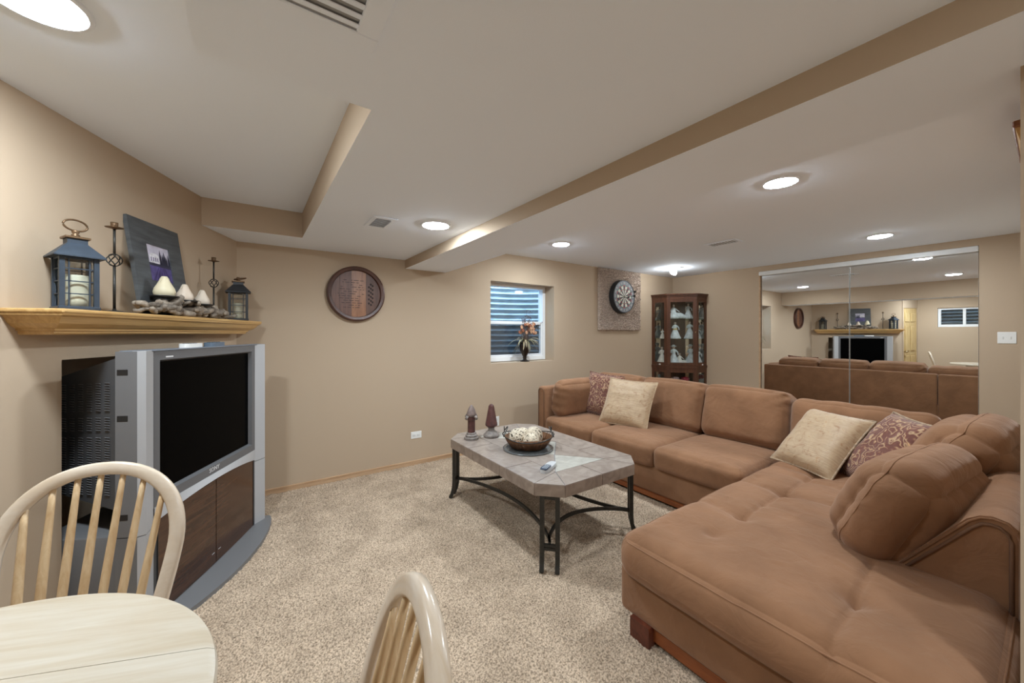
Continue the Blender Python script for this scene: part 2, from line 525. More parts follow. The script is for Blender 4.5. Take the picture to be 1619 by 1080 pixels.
# ------------------------------------------------------------------ mirrored closet doors
def mirror_mat():
    m, nt, b = newmat('mirror silver')
    b.inputs['Base Color'].default_value = (.86, .87, .86, 1)
    b.inputs['Metallic'].default_value = 1
    b.inputs['Roughness'].default_value = 0.0
    return m
MIRROR = mirror_mat()
TRACK = plain('white enamel track', (.75, .75, .74, 1), .35)
b = MB().bbox(XM - .004, XM + .09, MY0 + .001, MY1 + .012, 2.272, 2.333, .006, 1)
b.box(XM - .008, XM, MY0 + .001, MY1 + .012, 2.296, 2.301)
tag(b.obj('door_track', TRACK), 'white overhead track above the mirrored closet doors', 'door track')
TILT = math.radians(0.5)
def mirror_door(y0, y1, x, z1, label):
    yc = (y0 + y1) / 2
    t = thing('mirror_door', label, 'mirror', (x, yc, 0), -TILT)
    h = (y1 - y0) / 2
    MB().box(0, .006, -h + .004, h - .004, .03, z1 - .004).obj('mirror_pane', MIRROR, t)
    b = MB()
    b.box(-.001, .008, -h + .003, -h + .004, .02, z1).box(-.001, .008, h - .004, h - .003, .02, z1).box(-.002, .012, -h, h, .01, .03)
    b.obj('edge_frame', plain('pale satin edge', (.62, .60, .56, 1), .4), t)
mirror_door(1.488, 2.497, XM + .035, 2.272, 'far mirrored sliding closet door beside the curio cabinet')
mirror_door(0.452, 1.52, XM + .046, 2.272, 'near mirrored sliding closet door beside the light switch')
struct(MB().box(XM - .003, XM + .06, MY1 - .001, MY1 + .006, 0, 2.272).obj('trim_1', TRIMW), 'thin door jamb beside the mirror')

# ------------------------------------------------------------------ ceiling fittings
DIFF = emit('lamp diffuser', (.815, .92, 1.0, 1), LAMP)
def downlight(x, y, z, label, r=.088):
    t = thing('ceiling_downlight', label, 'ceiling light', (x, y, z), 0, 'recessed ceiling downlights')
    n = 36
    MB().lathe([(r + .020, 0), (r + .017, -.007), (r + .006, -.009), (r + .001, -.006), (r + .001, -.0005)][::-1], n).obj('trim_ring', CEIL, t)
    MB().lathe([(0, -.018), (r * .4, -.0172), (r * .75, -.014), (r, -.007), (r, -.001)][::-1], n).obj('diffuser', DIFF, t, True)
downlight(-.514, 1.686, ZR, 'recessed downlight in the raised ceiling above the mantel', .10)
downlight(1.083, 2.513, ZL, 'recessed downlight in the lowered ceiling in front of the barrel head')
downlight(2.855, 1.025, ZH, 'recessed downlight between the beam and mirror above the chaise')
downlight(2.838, 3.133, ZH, 'recessed downlight just outside the tall window')
downlight(5.267, 1.015, ZH, 'recessed downlight close to the mirrored doors')
downlight(.75, -.9, ZL, 'added unseen recessed downlight behind the dining chairs')  # extra lamp added out of view to light the dining end
# swivel spotlight
t = thing('spotlight', 'swivelling eyeball spotlight aimed at the dartboard', 'ceiling light', (5.34, 3.286, ZH))
MB().lathe([(.105, 0), (.10, -.008), (.07, -.012), (.068, -.002)], 32).obj('trim_ring', WHITE, t, True)
Ms = T(-.012, .008, -.01) @ Matrix.Rotation(math.radians(32), 4, Vector((-.8, .6, 0)).cross(Vector((0, 0, 1))).normalized())
MB().lathe([(.022, .0), (.03, -.01), (.034, -.03)], 24).xform(Ms).obj('lamp_socket', WHITE, t, True)
MB().lathe([(.034, -.03), (.046, -.06), (.050, -.075), (.042, -.088), (.02, -.095), (0, -.097)], 24).xform(Ms).obj('flood_bulb', emit('spot bulb', (.9, .97, 1.0, 1), 170), t, True)

# vents
def vent(x, y, z, w, l, nl, label, half=True, frame=.03):
    t = thing('ceiling_vent', label, 'air vent', (x, y, z))
    b = MB()
    b.bbox(-w / 2 - frame, w / 2 + frame, -l / 2 - frame, -l / 2, -.008, 0, .003, 1).bbox(-w / 2 - frame, w / 2 + frame, l / 2, l / 2 + frame, -.008, 0, .003, 1)
    b.bbox(-w / 2 - frame, -w / 2, -l / 2, l / 2, -.008, 0, .003, 1).bbox(w / 2, w / 2 + frame, -l / 2, l / 2, -.008, 0, .003, 1)
    b.obj('vent_frame', CEIL, t)
    MB().box(-w / 2, w / 2, -l / 2, l / 2, -.0015, -.0005).obj('vent_duct', plain('duct grey', (.34, .34, .34, 1), .8), t)
    for i in range(nl):
        y0 = -l / 2 + l * (i + .5) / nl
        MB().box(-w / 2, w / 2, -l / nl * .42, l / nl * .30, -.0012, .0012, T(0, y0, -.004) @ Matrix.Rotation(.3, 4, 'X')).obj('louver', CEIL, t)
vent(.74, 2.676, ZL, .10, .22, 9, 'small ceiling vent beside the downlight near the barrel head')
vent(4.258, 2.075, ZH, .12, .28, 9, 'small ceiling vent in the high ceiling before the mirror')
t = None
vent(.11, .83, ZL, .22, .36, 11, 'large louvered ceiling vent overhead near the raised recess', frame=.055)

# outlets, switch
def plate(name, label, loc, rz, w, h, sockets, cat):
    t = thing(name, label, cat, loc, rz)
    MB().bbox(-w / 2, w / 2, -.006, 0, -h / 2, h / 2, .003, 1).obj('cover_plate', WHITE, t)
    for (x, z, a, c) in sockets:
        MB().bbox(x - a / 2, x + a / 2, -.009, -.004, z - c / 2, z + c / 2, .002, 1).obj('rocker' if 'switch' in name else 'socket', plain('ivory insert', (.68, .68, .66, 1), .4), t)
plate('wall_outlet', 'white horizontal wall outlet low between television and coffee table', (1.462, YW, .325), 0, .118, .074, [(-.024, 0, .03, .026), (.024, 0, .03, .026)], 'outlet')
plate('wall_outlet', 'white wall outlet just behind the coffee table finials', (2.485, YW, .335), 0, .074, .118, [(0, -.024, .026, .03), (0, .024, .026, .03)], 'outlet')
plate('light_switch', 'white double light switch plate beside the mirrored doors', (XM, .272, 1.372), -PI / 2, .118, .118, [(-.024, 0, .012, .028), (.024, 0, .012, .028)], 'switch')
plate('wall_plate', 'blank tan access plate on the dining wall', (XL, 1.0, 1.15), PI / 2, .12, .2, [], 'wall plate')
bpy.data.objects['wall_plate'].children[0].data.materials[0] = WALL

# ------------------------------------------------------------------ cushions
def rbox_bm(a, b, c, r, n=14, puff=(0, 0, 0), wr=0.0, seed=0, wscale=(4, 4, 4), fn=None):
    """rounded, puffed box with half sizes a,b,c ; n cells per side"""
    bm = bmesh.new()
    bmesh.ops.create_cube(bm, size=2)
    bmesh.ops.subdivide_edges(bm, edges=bm.edges[:], cuts=n, use_grid_fill=True)
    off = Vector((seed * 3.1, seed * 1.7, seed * 5.3))
    for v in bm.verts:
        u = v.co.copy()
        u = Vector([math.sin(q * PI / 2 * .86) / math.sin(PI / 2 * .86) for q in u])
        p = Vector((u.x * a, u.y * b, u.z * c))
        inn = Vector((max(-a + r, min(a - r, p.x)), max(-b + r, min(b - r, p.y)), max(-c + r, min(c - r, p.z))))
        d = p - inn
        q = inn + d.normalized() * r if d.length > 1e-6 else p
        kx, ky, kz = 1 - u.x ** 2, 1 - u.y ** 2, 1 - u.z ** 2
        q.x += (1 if u.x > 0 else -1) * abs(u.x) ** 3 * puff[0] * (max(ky, 0) * max(kz, 0)) ** .6
        q.y += (1 if u.y > 0 else -1) * abs(u.y) ** 3 * puff[1] * (max(kx, 0) * max(kz, 0)) ** .6
        q.z += (1 if u.z > 0 else -1) * abs(u.z) ** 3 * puff[2] * (max(kx, 0) * max(ky, 0)) ** .6
        if wr:
            s = Vector((q.x * wscale[0], q.y * wscale[1], q.z * wscale[2])) + off
            q += (p - inn * .5).normalized() * wr * (mnoise.noise(s) + .5 * mnoise.noise(s * 2.3))
        if fn: q = fn(q, u)
        v.co = q
    return bm

def cushion(name, half, M, mat, parent, r=.07, puff=(.01, .01, .03), wr=.004, seed=0, n=14, wscale=(4, 4, 4), fn=None):
    b = MB().bm(rbox_bm(half[0], half[1], half[2], r, n, puff, wr, seed, wscale, fn), M)
    return b.obj(name, mat, parent, True)

def seam(a, b, z, r, M, rad=.004, n=6):
    """closed rounded-rectangle path at height z in local frame, transformed"""
    pts = []
    for cx, cy, a0 in ((a - r, b - r, 0), (-a + r, b - r, 90), (-a + r, -b + r, 180), (a - r, -b + r, 270)):
        for k in range(n + 1):
            t = math.radians(a0 + 90 * k / n)
            pts.append(M @ Vector((cx + r * math.cos(t), cy + r * math.sin(t), z)))
    return pts

# ------------------------------------------------------------------ long sofa section
XB = 3.87
sofa = thing('sofa_section', 'long brown suede sofa section with its back towards the mirrored doors', 'sofa', (3.3, 2.3, 0))
OF = T(-3.3, -2.3, 0)
def sb(b, name, mat=SOFA, smooth=False, parent=None, angle=None): return b.xform(OF).obj(name, mat, parent or sofa, smooth, angle)
sb(MB().bbox(2.80, XB - .02, 1.235, 3.44, .065, .30, .015, 2), 'base')
sb(MB().box(2.785, 2.815, 1.235, 3.44, .03, .066), 'wood_rail', RAILW)
for x, y in ((2.84, 3.38), (3.80, 3.38), (3.80, 1.3), (2.84, 1.3)):
    sb(MB().prism([(x - .035, y - .035), (x + .035, y - .035), (x + .035, y + .035), (x - .035, y + .035)], 0, .066), 'leg', SOFAW)
sb(MB().bbox(3.66, XB, 1.075, 3.46, .065, .785, .025, 3), 'back_frame', SOFA, True, angle=40)
# far arm
b = MB().bbox(2.77, 3.70, 3.325, 3.46, .065, .80, .03, 3)
arm = sb(b, 'arm', SOFA, True, angle=40)
pth = []
for k in range(13):
    a = PI * k / 12; pth.append((2.766, 3.3925 + .048 * math.cos(a), .745 + .035 * math.sin(a)))
pth = [(2.766, 3.4405, .10)] + pth + [(2.766, 3.3445, .10)]
MB().tube(pth, .004, 6).xform(OF).obj('piping', PIPE, arm, True)
for i, (y0, y1) in enumerate(((2.625, 3.32), (1.925, 2.62), (1.225, 1.92))):
    yc, h = (y0 + y1) / 2, (y1 - y0) / 2
    M = OF @ T((2.755 + 3.62) / 2, yc, .372)
    cu = cushion('seat_cushion', ((3.62 - 2.755) / 2, h + .003, .093), M, SOFA, sofa, .05, (.012, .004, .022), .003, i + 1, 16)
# back cushions
for i, (y0, y1) in enumerate(((2.60, 3.25), (1.905, 2.595), (1.21, 1.90))):
    yc, h = (y0 + y1) / 2, (y1 - y0) / 2
    M = OF @ T(3.60, yc, .69) @ Matrix.Rotation(math.radians(12), 4, 'Y')
    def fold(q, u, s=i):
        # gathers running in from the top corners
        e = max(0, u.z) * abs(u.y) ** 4
        q.x += .010 * math.sin(q.z * 90 + q.y * 30) * e
        if s == 2: q.x += .010 * math.sin(q.z * 75 + 14 * u.y) * max(0, u.z + .2) * max(0, -u.y) ** 2
        return q
    bc = cushion('back_cushion', (.125, h + .004, .235), M, SOFA, sofa, .075, (.03, .0, .015), .006, i + 11, 22, (5, 4, 6), fold)
# loose cushion against the far arm
M = OF @ T(3.17, 3.225, .665) @ Matrix.Rotation(math.radians(8), 4, 'X')
def fold2(q, u):
    q.y -= .008 * math.sin(q.z * 80 + 3 * u.y) * max(0, u.z) * abs(u.x) ** 3
    q.x += .007 * math.sin(q.z * 70) * abs(u.x) ** 3
    return q
cushion('arm_cushion', (.33, .10, .205), M, SOFA, sofa, .085, (.012, .035, .02), .007, 31, 22, (5, 5, 7), fold2)

# ------------------------------------------------------------------ chaise section
ch = thing('chaise_section', 'deep brown suede chaise with tufted seat and low sloped back at the partition wall', 'sofa', (2.3, .6, 0))
OF2 = T(-2.3, -.6, 0)
def cb(b, name, mat=SOFA, smooth=False, parent=None, angle=None): return b.xform(OF2).obj(name, mat, parent or ch, smooth, angle)
YC0, YC1 = .062, 1.215
cb(MB().bbox(1.475, XB - .02, YC0 + .01, YC1 - .005, .085, .31, .03, 3), 'base', SOFA, True, angle=40)
cb(MB().box(1.492, 1.52, YC0 + .05, 1.05, .03, .086), 'wood_rail', RAILW)
for x, y in ((1.505, 1.08), (1.505, .17), (3.78, .2), (3.78, 1.12)):
    cb(MB().prism([(x - .05, y - .05), (x + .05, y - .05), (x + .05, y + .05), (x - .05, y + .05)], 0, .10), 'leg', SOFAW)
def chaise_seat():
    bm = rbox_bm((3.60 - 1.435) / 2, (YC1 - YC0) / 2, .112, .10, 120, (.028, .012, .014), 0)
    cx, cy, cz = (3.60 + 1.435) / 2, (YC0 + YC1) / 2, .362
    buttons = [(1.80, .925), (2.09, .92), (2.60, .91), (1.78, .405), (3.1, .91), (2.60, .42)]
    segs = [((2.09, .92), (2.12, 1.22)), ((2.60, .91), (2.62, 1.22)), ((1.42, .39), (1.78, .405)), ((1.78, .405), (2.10, .43)),
            ((2.09, .92), (2.60, .91)), ((2.60, .91), (3.1, .91)), ((3.1, .91), (3.1, 1.2)), ((2.60, .91), (2.60, .42))]
    for v in bm.verts:
        p = v.co + Vector((cx, cy, cz))
        u = max(0, min(1, (v.co.z + .02) / .09))
        if u > 0:
            dz = 0
            for bx, by in buttons:
                dd = (p.x - bx) ** 2 + (p.y - by) ** 2
                dz -= .018 * math.exp(-dd / .0016) + .012 * math.exp(-dd / .016)
            for (ax, ay), (bx, by) in segs:
                t = max(0, min(1, ((p.x - ax) * (bx - ax) + (p.y - ay) * (by - ay)) / ((bx - ax) ** 2 + (by - ay) ** 2)))
                dd = math.hypot(p.x - ax - t * (bx - ax), p.y - ay - t * (by - ay))
                dz -= .013 * math.exp(-(dd / .011) ** 2) + .006 * math.exp(-(dd / .05) ** 2)
            s = Vector((p.x * 7, p.y * 2.2, 0))
            k2 = max(.25, min(1, (p.x - 1.75) / .3)) * max(.3, min(1, (p.y - .25) / .4))
            dz += .008 * mnoise.noise(s) * k2
            w_ = mnoise.noise(Vector((p.x * 13 + .8 * mnoise.noise(p * 3), p.y * 2.2, 3)))
            dz -= .014 * max(0, 1 - abs(w_) * 6) * k2 * max(0, mnoise.noise(Vector((p.x * 3, p.y * 3, 9))) + .25)
            v.co.z += dz * u
        else:
            v.co += v.normal * .003 * mnoise.noise(p * 5)
    return MB().bm(bm, T(cx, cy, cz))
seat = cb(chaise_seat(), 'seat_cushion', SOFA, True)
# stitched seams round the seat edge
a, bq = (3.60 - 1.435) / 2 + .002, (YC1 - YC0) / 2 + .002
M = OF2 @ T((3.60 + 1.435) / 2, (YC0 + YC1) / 2, 0)
sbv = BVHTree.FromPolygons([v.co for v in seat.data.vertices], [p.vertices[:] for p in seat.data.polygons])
def snapped(a_, b_, z_):
    pts = []
    q = [Vector(p) for p in seam(a_, b_, z_, .10, M, n=10)]
    for i in range(len(q)):
        p0, p1 = q[i], q[(i + 1) % len(q)]
        k = max(1, int((p1 - p0).length / .03))
        for j in range(k): pts.append(sbv.find_nearest(p0.lerp(p1, j / k))[0])
    return pts
MB().tube(snapped(a + .01, bq + .01, .470), .0032, 6, True).obj('top_seam', SOFA, seat, True)
MB().tube(snapped(a - .01, bq - .005, .262), .0045, 6, True).obj('lower_seam', PIPE, seat, True)
# back that runs along the partition wall
prof = [(.06, .28), (.06, .70), (.068, .735), (.09, .757), (.125, .765), (.155, .757), (.185, .735), (.37, .48), (.375, .46), (.375, .28)]
bm = bmesh.new()
b0 = MB()
n = len(prof)
vs = [(2.175, y, z) for y, z in prof] + [(XB, y, z) for y, z in prof]
fs = [tuple(range(n)), tuple(range(n, 2 * n))[::-1]] + [(i, n + i, n + (i + 1) % n, (i + 1) % n) for i in range(n)]
nb = cb(b0.add(vs, fs), 'side_back', SOFA, True, angle=35)
pin = [(.085, .40), (.085, .69), (.092, .715), (.11, .732), (.13, .735), (.15, .73), (.172, .708), (.345, .475)]
MB().tube([(2.171, y, z) for y, z in pin], .0055, 6).xform(OF2).obj('piping', PIPE, nb, True)
pin2 = [(.066, .40), (.066, .70), (.074, .73), (.093, .75), (.125, .757), (.153, .75), (.18, .728), (.364, .478)]
MB().tube([(2.173, y, z) for y, z in pin2], .004, 6).xform(OF2).obj('piping', SOFA, nb, True)
cb(MB().bbox(3.66, XB, .062, 1.068, .065, .785, .025, 3), 'back_frame', SOFA, True, angle=40)
# tufted corner back cushion
def tuft(q, u):
    e = max(0, u.z + .1)
    q.z += .010 * abs(math.sin(u.y * 5.5)) * max(0, u.z) ** 2 - .004
    q.x -= .010 * (1 - abs(math.sin(u.y * 5.5))) ** 3 * e * -1
    return q
M = OF2 @ T(3.60, .80, .665) @ Matrix.Rotation(math.radians(10), 4, 'Y')
cushion('back_cushion', (.12, .405, .225), M, SOFA, ch, .075, (.02, 0, .012), .006, 51, 26, (5, 5, 6), tuft)
# two fat loose cushions leaning on the side back
def fatfold(q, u):
    q.x += .0025 * math.sin(q.z * 75 + q.y * 14) * abs(u.x) ** 2 * abs(u.y)
    q.z += .003 * math.sin(q.x * 40 + u.y * 5) * max(0, u.z) ** 2 * abs(u.y)
    q.y += .002 * math.sin(q.z * 70 + q.x * 6) * max(0, u.y) ** 2 * abs(u.x) ** 2
    return q
def fat(cx, cy, cz, hx, lean, yaw, seed):
    M = OF2 @ T(cx, cy, cz) @ Rz(yaw) @ Matrix.Rotation(lean, 4, 'X')
    o = cushion('loose_cushion', (hx, .132, .235), M, SOFA, ch, .128, (.045, .05, .04), .004, seed, 30, (3, 5, 7), fatfold)
    bv = BVHTree.FromPolygons([v.co for v in o.data.vertices], [p.vertices[:] for p in o.data.polygons]); pts = []
    for k in range(72):
        t = 2 * PI * k / 72
        ct, st = math.cos(t), math.sin(t)
        sg = lambda q: math.copysign(abs(q) ** .45, q)
        q = M @ Vector((sg(ct) * hx * 1.1, .085, sg(st) * .26)); pts.append(bv.find_nearest(q)[0])
    MB().tube(pts, .0032, 5, True).obj('seam', SOFA, o, True)
    return o
fat(2.52, .385, .635, .385, math.radians(24), math.radians(-6), 61)
fat(3.25, .29, .72, .36, math.radians(30), math.radians(-3), 67)

# ------------------------------------------------------------------ throw pillows
def paisley_mat():
    m, nt, b = newmat('burgundy gold paisley')
    N, K = nt.nodes, nt.links
    tc = N.new('ShaderNodeTexCoord')
    n = N.new('ShaderNodeTexNoise'); n.inputs['Scale'].default_value = 9; n.inputs['Detail'].default_value = 2
    K.new(tc.outputs['Object'], n.inputs['Vector'])
    ad = N.new('ShaderNodeMix'); ad.data_type = 'RGBA'; ad.inputs[0].default_value = .16
    K.new(tc.outputs['Object'], ad.inputs[6]); K.new(n.outputs['Color'], ad.inputs[7])
    v = N.new('ShaderNodeTexVoronoi'); v.inputs['Scale'].default_value = 13; v.feature = 'F1'
    K.new(ad.outputs[2], v.inputs['Vector'])
    mm = N.new('ShaderNodeMath'); mm.operation = 'MULTIPLY'; mm.inputs[1].default_value = 26
    K.new(v.outputs['Distance'], mm.inputs[0])
    sn = N.new('ShaderNodeMath'); sn.operation = 'SINE'
    K.new(mm.outputs[0], sn.inputs[0])
    r = N.new('ShaderNodeValToRGB')
    e = r.color_ramp.elements
    e[0].position = 0.0; e[0].color = (.15, .05, .032, 1)
    e[1].position = 1.0; e[1].color = (.46, .31, .17, 1)
    x = e.new(.45); x.color = (.22, .085, .05, 1)
    x = e.new(.75); x.color = (.27, .14, .075, 1)
    K.new(sn.outputs[0], r.inputs[0])
    v2 = N.new('ShaderNodeTexVoronoi'); v2.inputs['Scale'].default_value = 70
    K.new(ad.outputs[2], v2.inputs['Vector'])
    r2 = N.new('ShaderNodeValToRGB'); r2.color_ramp.elements[0].position = .2; r2.color_ramp.elements[1].position = .3
    r2.color_ramp.elements[0].color = (1.35, 1.25, 1.1, 1); r2.color_ramp.elements[1].color = (.95, .93, .95, 1)
    K.new(v2.outputs['Distance'], r2.inputs[0])
    mx = N.new('ShaderNodeMix'); mx.data_type = 'RGBA'; mx.blend_type = 'MULTIPLY'; mx.inputs[0].default_value = 1
    K.new(r.outputs[0], mx.inputs[6]); K.new(r2.outputs[0], mx.inputs[7]); K.new(mx.outputs[2], b.inputs['Base Color'])
    b.inputs['Roughness'].default_value = .85
    b.inputs['Sheen Weight'].default_value = .3
    bp = N.new('ShaderNodeBump'); bp.inputs['Strength'].default_value = .3; bp.inputs['Distance'].default_value = .003
    K.new(sn.outputs[0], bp.inputs['Height']); K.new(bp.outputs[0], b.inputs['Normal'])
    return m
def cream_mat():
    m, nt, b = newmat('cream floral silk')
    N, K = nt.nodes, nt.links
    tc = N.new('ShaderNodeTexCoord')
    mp = N.new('ShaderNodeMapping'); mp.inputs['Scale'].default_value = (5, 60, 5)
    K.new(tc.outputs['Object'], mp.inputs['Vector'])
    n = N.new('ShaderNodeTexNoise'); n.inputs['Scale'].default_value = 1.6; n.inputs['Detail'].default_value = 3
    K.new(mp.outputs[0], n.inputs['Vector'])
    n2 = N.new('ShaderNodeTexNoise'); n2.inputs['Scale'].default_value = 12; n2.inputs['Detail'].default_value = 5; n2.inputs['Distortion'].default_value = 2.5
    K.new(tc.outputs['Object'], n2.inputs['Vector'])
    r = N.new('ShaderNodeValToRGB'); e = r.color_ramp.elements
    e[0].position = .33; e[0].color = (.34, .19, .09, 1)
    e[1].position = .41; e[1].color = (.43, .295, .175, 1)
    x = e.new(.62); x.color = (.48, .345, .21, 1)
    x = e.new(.70); x.color = (.44, .27, .14, 1)
    K.new(n2.outputs[0], r.inputs[0]); K.new(r.outputs[0], b.inputs['Base Color'])
    bp = N.new('ShaderNodeBump'); bp.inputs['Strength'].default_value = .5; bp.inputs['Distance'].default_value = .008
    K.new(n.outputs[0], bp.inputs['Height']); K.new(bp.outputs[0], b.inputs['Normal'])
    b.inputs['Roughness'].default_value = .55
    b.inputs['Sheen Weight'].default_value = .3
    return m
PAIS, CREAM = paisley_mat(), cream_mat()
CORD = plain('twisted cord', (.36, .26, .17, 1), .8, var=.4, scale=60)

def pillow(name, label, corners, th, mat, cordmat, seed):
    """corners: bottom-a, bottom-b, top-b, top-a in world; swollen square pillow through them"""
    A, B, Cc, D = [Vector(p) for p in corners]
    ctr = (A + B + Cc + D) / 4
    ex = ((B - A) + (Cc - D)) / 2; ey = ((D - A) + (Cc - B)) / 2
    w, h = ex.length, ey.length
    ex.normalize(); ez = ex.cross(ey).normalized(); ey = ez.cross(ex).normalized()
    R = Matrix((ex, ey, ez)).transposed().to_4x4()
    t = thing(name, label, 'pillow', ctr)
    t.rotation_euler = R.to_euler()
    n = 26; vs = []; fs = []
    def P(i, j, s):
        u = 2 * i / n - 1; v = 2 * j / n - 1
        pin = 1 - .07 * (1 - v * v) if True else 1
        x = u * w / 2 * (1 - .06 * (1 - v * v)); y = v * h / 2 * (1 - .06 * (1 - u * u))
        z = th / 2 * (max(0, (1 - u ** 4) * (1 - v ** 4))) ** .62
        z *= 1 + .10 * mnoise.noise(Vector((x * 9 + seed, y * 22, s))) 
        return (x, y, s * z)
    for s in (1, -1):
        o = len(vs)
        for j in range(n + 1):
            for i in range(n + 1): vs.append(P(i, j, s))
        for j in range(n):
            for i in range(n):
                q = (o + j * (n + 1) + i, o + j * (n + 1) + i + 1, o + (j + 1) * (n + 1) + i + 1, o + (j + 1) * (n + 1) + i)
                fs.append(q if s > 0 else q[::-1])
    MB().add(vs, fs).obj('pillow_body', mat, t, True)
    pts = []
    for k in range(4 * n):
        e, q = divmod(k, n)
        i, j = ((q, 0), (n, q), (n - q, n), (0, n - q))[e]
        x, y, _ = P(i, j, 1); pts.append((x * 1.01, y * 1.01, 0))
    MB().tube(pts, .0065, 6, True).obj('cord_trim', cordmat, t, True)
    return t
pillow('throw_pillow', 'burgundy paisley pillow standing behind the cream one by the far arm', [(3.28, 3.20, .475), (3.24, 2.72, .475), (3.40, 2.70, .93), (3.36, 3.22, .965)], .17, PAIS, PAIS, 1)
pillow('throw_pillow', 'cream floral pillow with plain edge on the long sofa seat', [(3.05, 2.80, .465), (3.16, 2.29, .472), (3.38, 2.26, .905), (3.31, 2.80, .925)], .16, CREAM, CREAM, 2)
pillow('throw_pillow', 'cream floral pillow with twisted cord edge on the chaise', [(3.22, 1.17, .475), (3.04, .78, .475), (3.44, .72, .82), (3.56, 1.12, .85)], .17, CREAM, CORD, 3)
pillow('throw_pillow', 'burgundy paisley pillow tucked beside the fat cushions on the chaise', [(3.22, .74, .475), (2.92, .50, .475), (3.27, .40, .86), (3.54, .70, .89)], .17, PAIS, CORD, 4)

# ------------------------------------------------------------------ coffee table
def stone(name, c1, c2):
    m, nt, b = newmat(name)
    N, K = nt.nodes, nt.links
    tc = N.new('ShaderNodeTexCoord')
    n = N.new('ShaderNodeTexNoise'); n.inputs['Scale'].default_value = 14; n.inputs['Detail'].default_value = 8; n.inputs['Distortion'].default_value = 1
    K.new(tc.outputs['Object'], n.inputs['Vector'])
    r = N.new('ShaderNodeValToRGB'); r.color_ramp.elements[0].position = .33; r.color_ramp.elements[1].position = .66
    r.color_ramp.elements[0].color = c2; r.color_ramp.elements[1].color = c1
    K.new(n.outputs[0], r.inputs[0]); K.new(r.outputs[0], b.inputs['Base Color'])
    b.inputs['Roughness'].default_value = .28
    bp = N.new('ShaderNodeBump'); bp.inputs['Strength'].default_value = .1; bp.inputs['Distance'].default_value = .003
    K.new(n.outputs[0], bp.inputs['Height']); K.new(bp.outputs[0], b.inputs['Normal'])
    return m
SLATE = stone('slate tile', (.35, .295, .255, 1), (.235, .19, .16, 1))
SLATE3 = stone('brown edge tile', (.32, .25, .20, 1), (.20, .15, .12, 1))
SLATE2 = stone('pale tile', (.50, .49, .44, 1), (.38, .37, .33, 1))
GROUT = plain('blue grey grout', (.20, .21, .24, 1), .7)
ct = thing('coffee_table', 'tile-topped coffee table with dark iron legs on the carpet', 'table', (1.835, 2.335, 0))
hx, hy, ch_, ZT, th = .45, .70, .13, .525, .072
oct_ = [(-hx, -hy + ch_), (-hx + ch_, -hy), (hx - ch_, -hy), (hx, -hy + ch_), (hx, hy - ch_), (hx - ch_, hy), (-hx + ch_, hy), (-hx, hy - ch_)]
def scal(poly, k): return [(x - math.copysign(k, x) if abs(x) > .01 else x, y - math.copysign(k, y) if abs(y) > .01 else y) for x, y in poly]
MB().prism(scal(oct_, .006), ZT - th, ZT - .002).obj('tabletop_core', GROUT, ct)
def tile(poly, mat, z0=ZT - .004, z1=ZT + .001, g=.0022, name='tile'):
    cx = sum(p[0] for p in poly) / len(poly); cy = sum(p[1] for p in poly) / len(poly)
    q = []
    for x, y in poly:
        d = math.hypot(x - cx, y - cy); q.append((cx + (x - cx) * (1 - g * 1.6 / d), cy + (y - cy) * (1 - g * 1.6 / d)))
    return MB().prism(q, z0, z1).obj(name, mat, ct)
ix, iy = .225, .505
# border
ys = [-hy + ch_, -.26, .26, hy - ch_]
for sgn in (-1, 1):
    for y0, y1 in zip(ys[:-1], ys[1:]):
        y0i = max(y0, -iy); y1i = min(y1, iy)
        tile([(sgn * hx, y0), (sgn * hx, y1), (sgn * ix, y1i), (sgn * ix, y0i)], SLATE)
    tile([(-hx + ch_, sgn * hy), (0, sgn * hy), (0, sgn * iy), (-ix, sgn * iy)], SLATE)
    tile([(hx - ch_, sgn * hy), (0, sgn * hy), (0, sgn * iy), (ix, sgn * iy)], SLATE)
    for sx in (-1, 1):
        tile([(sx * hx, sgn * (hy - ch_)), (sx * (hx - ch_), sgn * hy), (sx * ix, sgn * iy), (sx * ix, sgn * iy), ][:3], SLATE)
# inlay: two pale triangles, side tiles, pale centre
for sgn in (-1, 1):
    tile([(-ix, sgn * iy), (ix, sgn * iy), (0, sgn * .24)], SLATE2)
    for sx in (-1, 1): tile([(sx * ix, sgn * iy), (0, sgn * .24), (sx * ix, 0)], SLATE)
tile([(0, -.24), (ix, 0), (0, .24), (-ix, 0)], SLATE2)
# edge band
for i in range(8):
    (x0, y0), (x1, y1) = oct_[i], oct_[(i + 1) % 8]
    ln = math.hypot(x1 - x0, y1 - y0); k = 3 if ln > .9 else 2 if ln > .4 else 1
    a = math.atan2(y1 - y0, x1 - x0)
    for j in range(k):
        MB().box(ln * j / k + .002, ln * (j + 1) / k - .002, 0.0005, .008, ZT - th, ZT - .004, T(x0, y0, 0) @ Rz(a)).obj('edge_tile', SLATE3, ct)
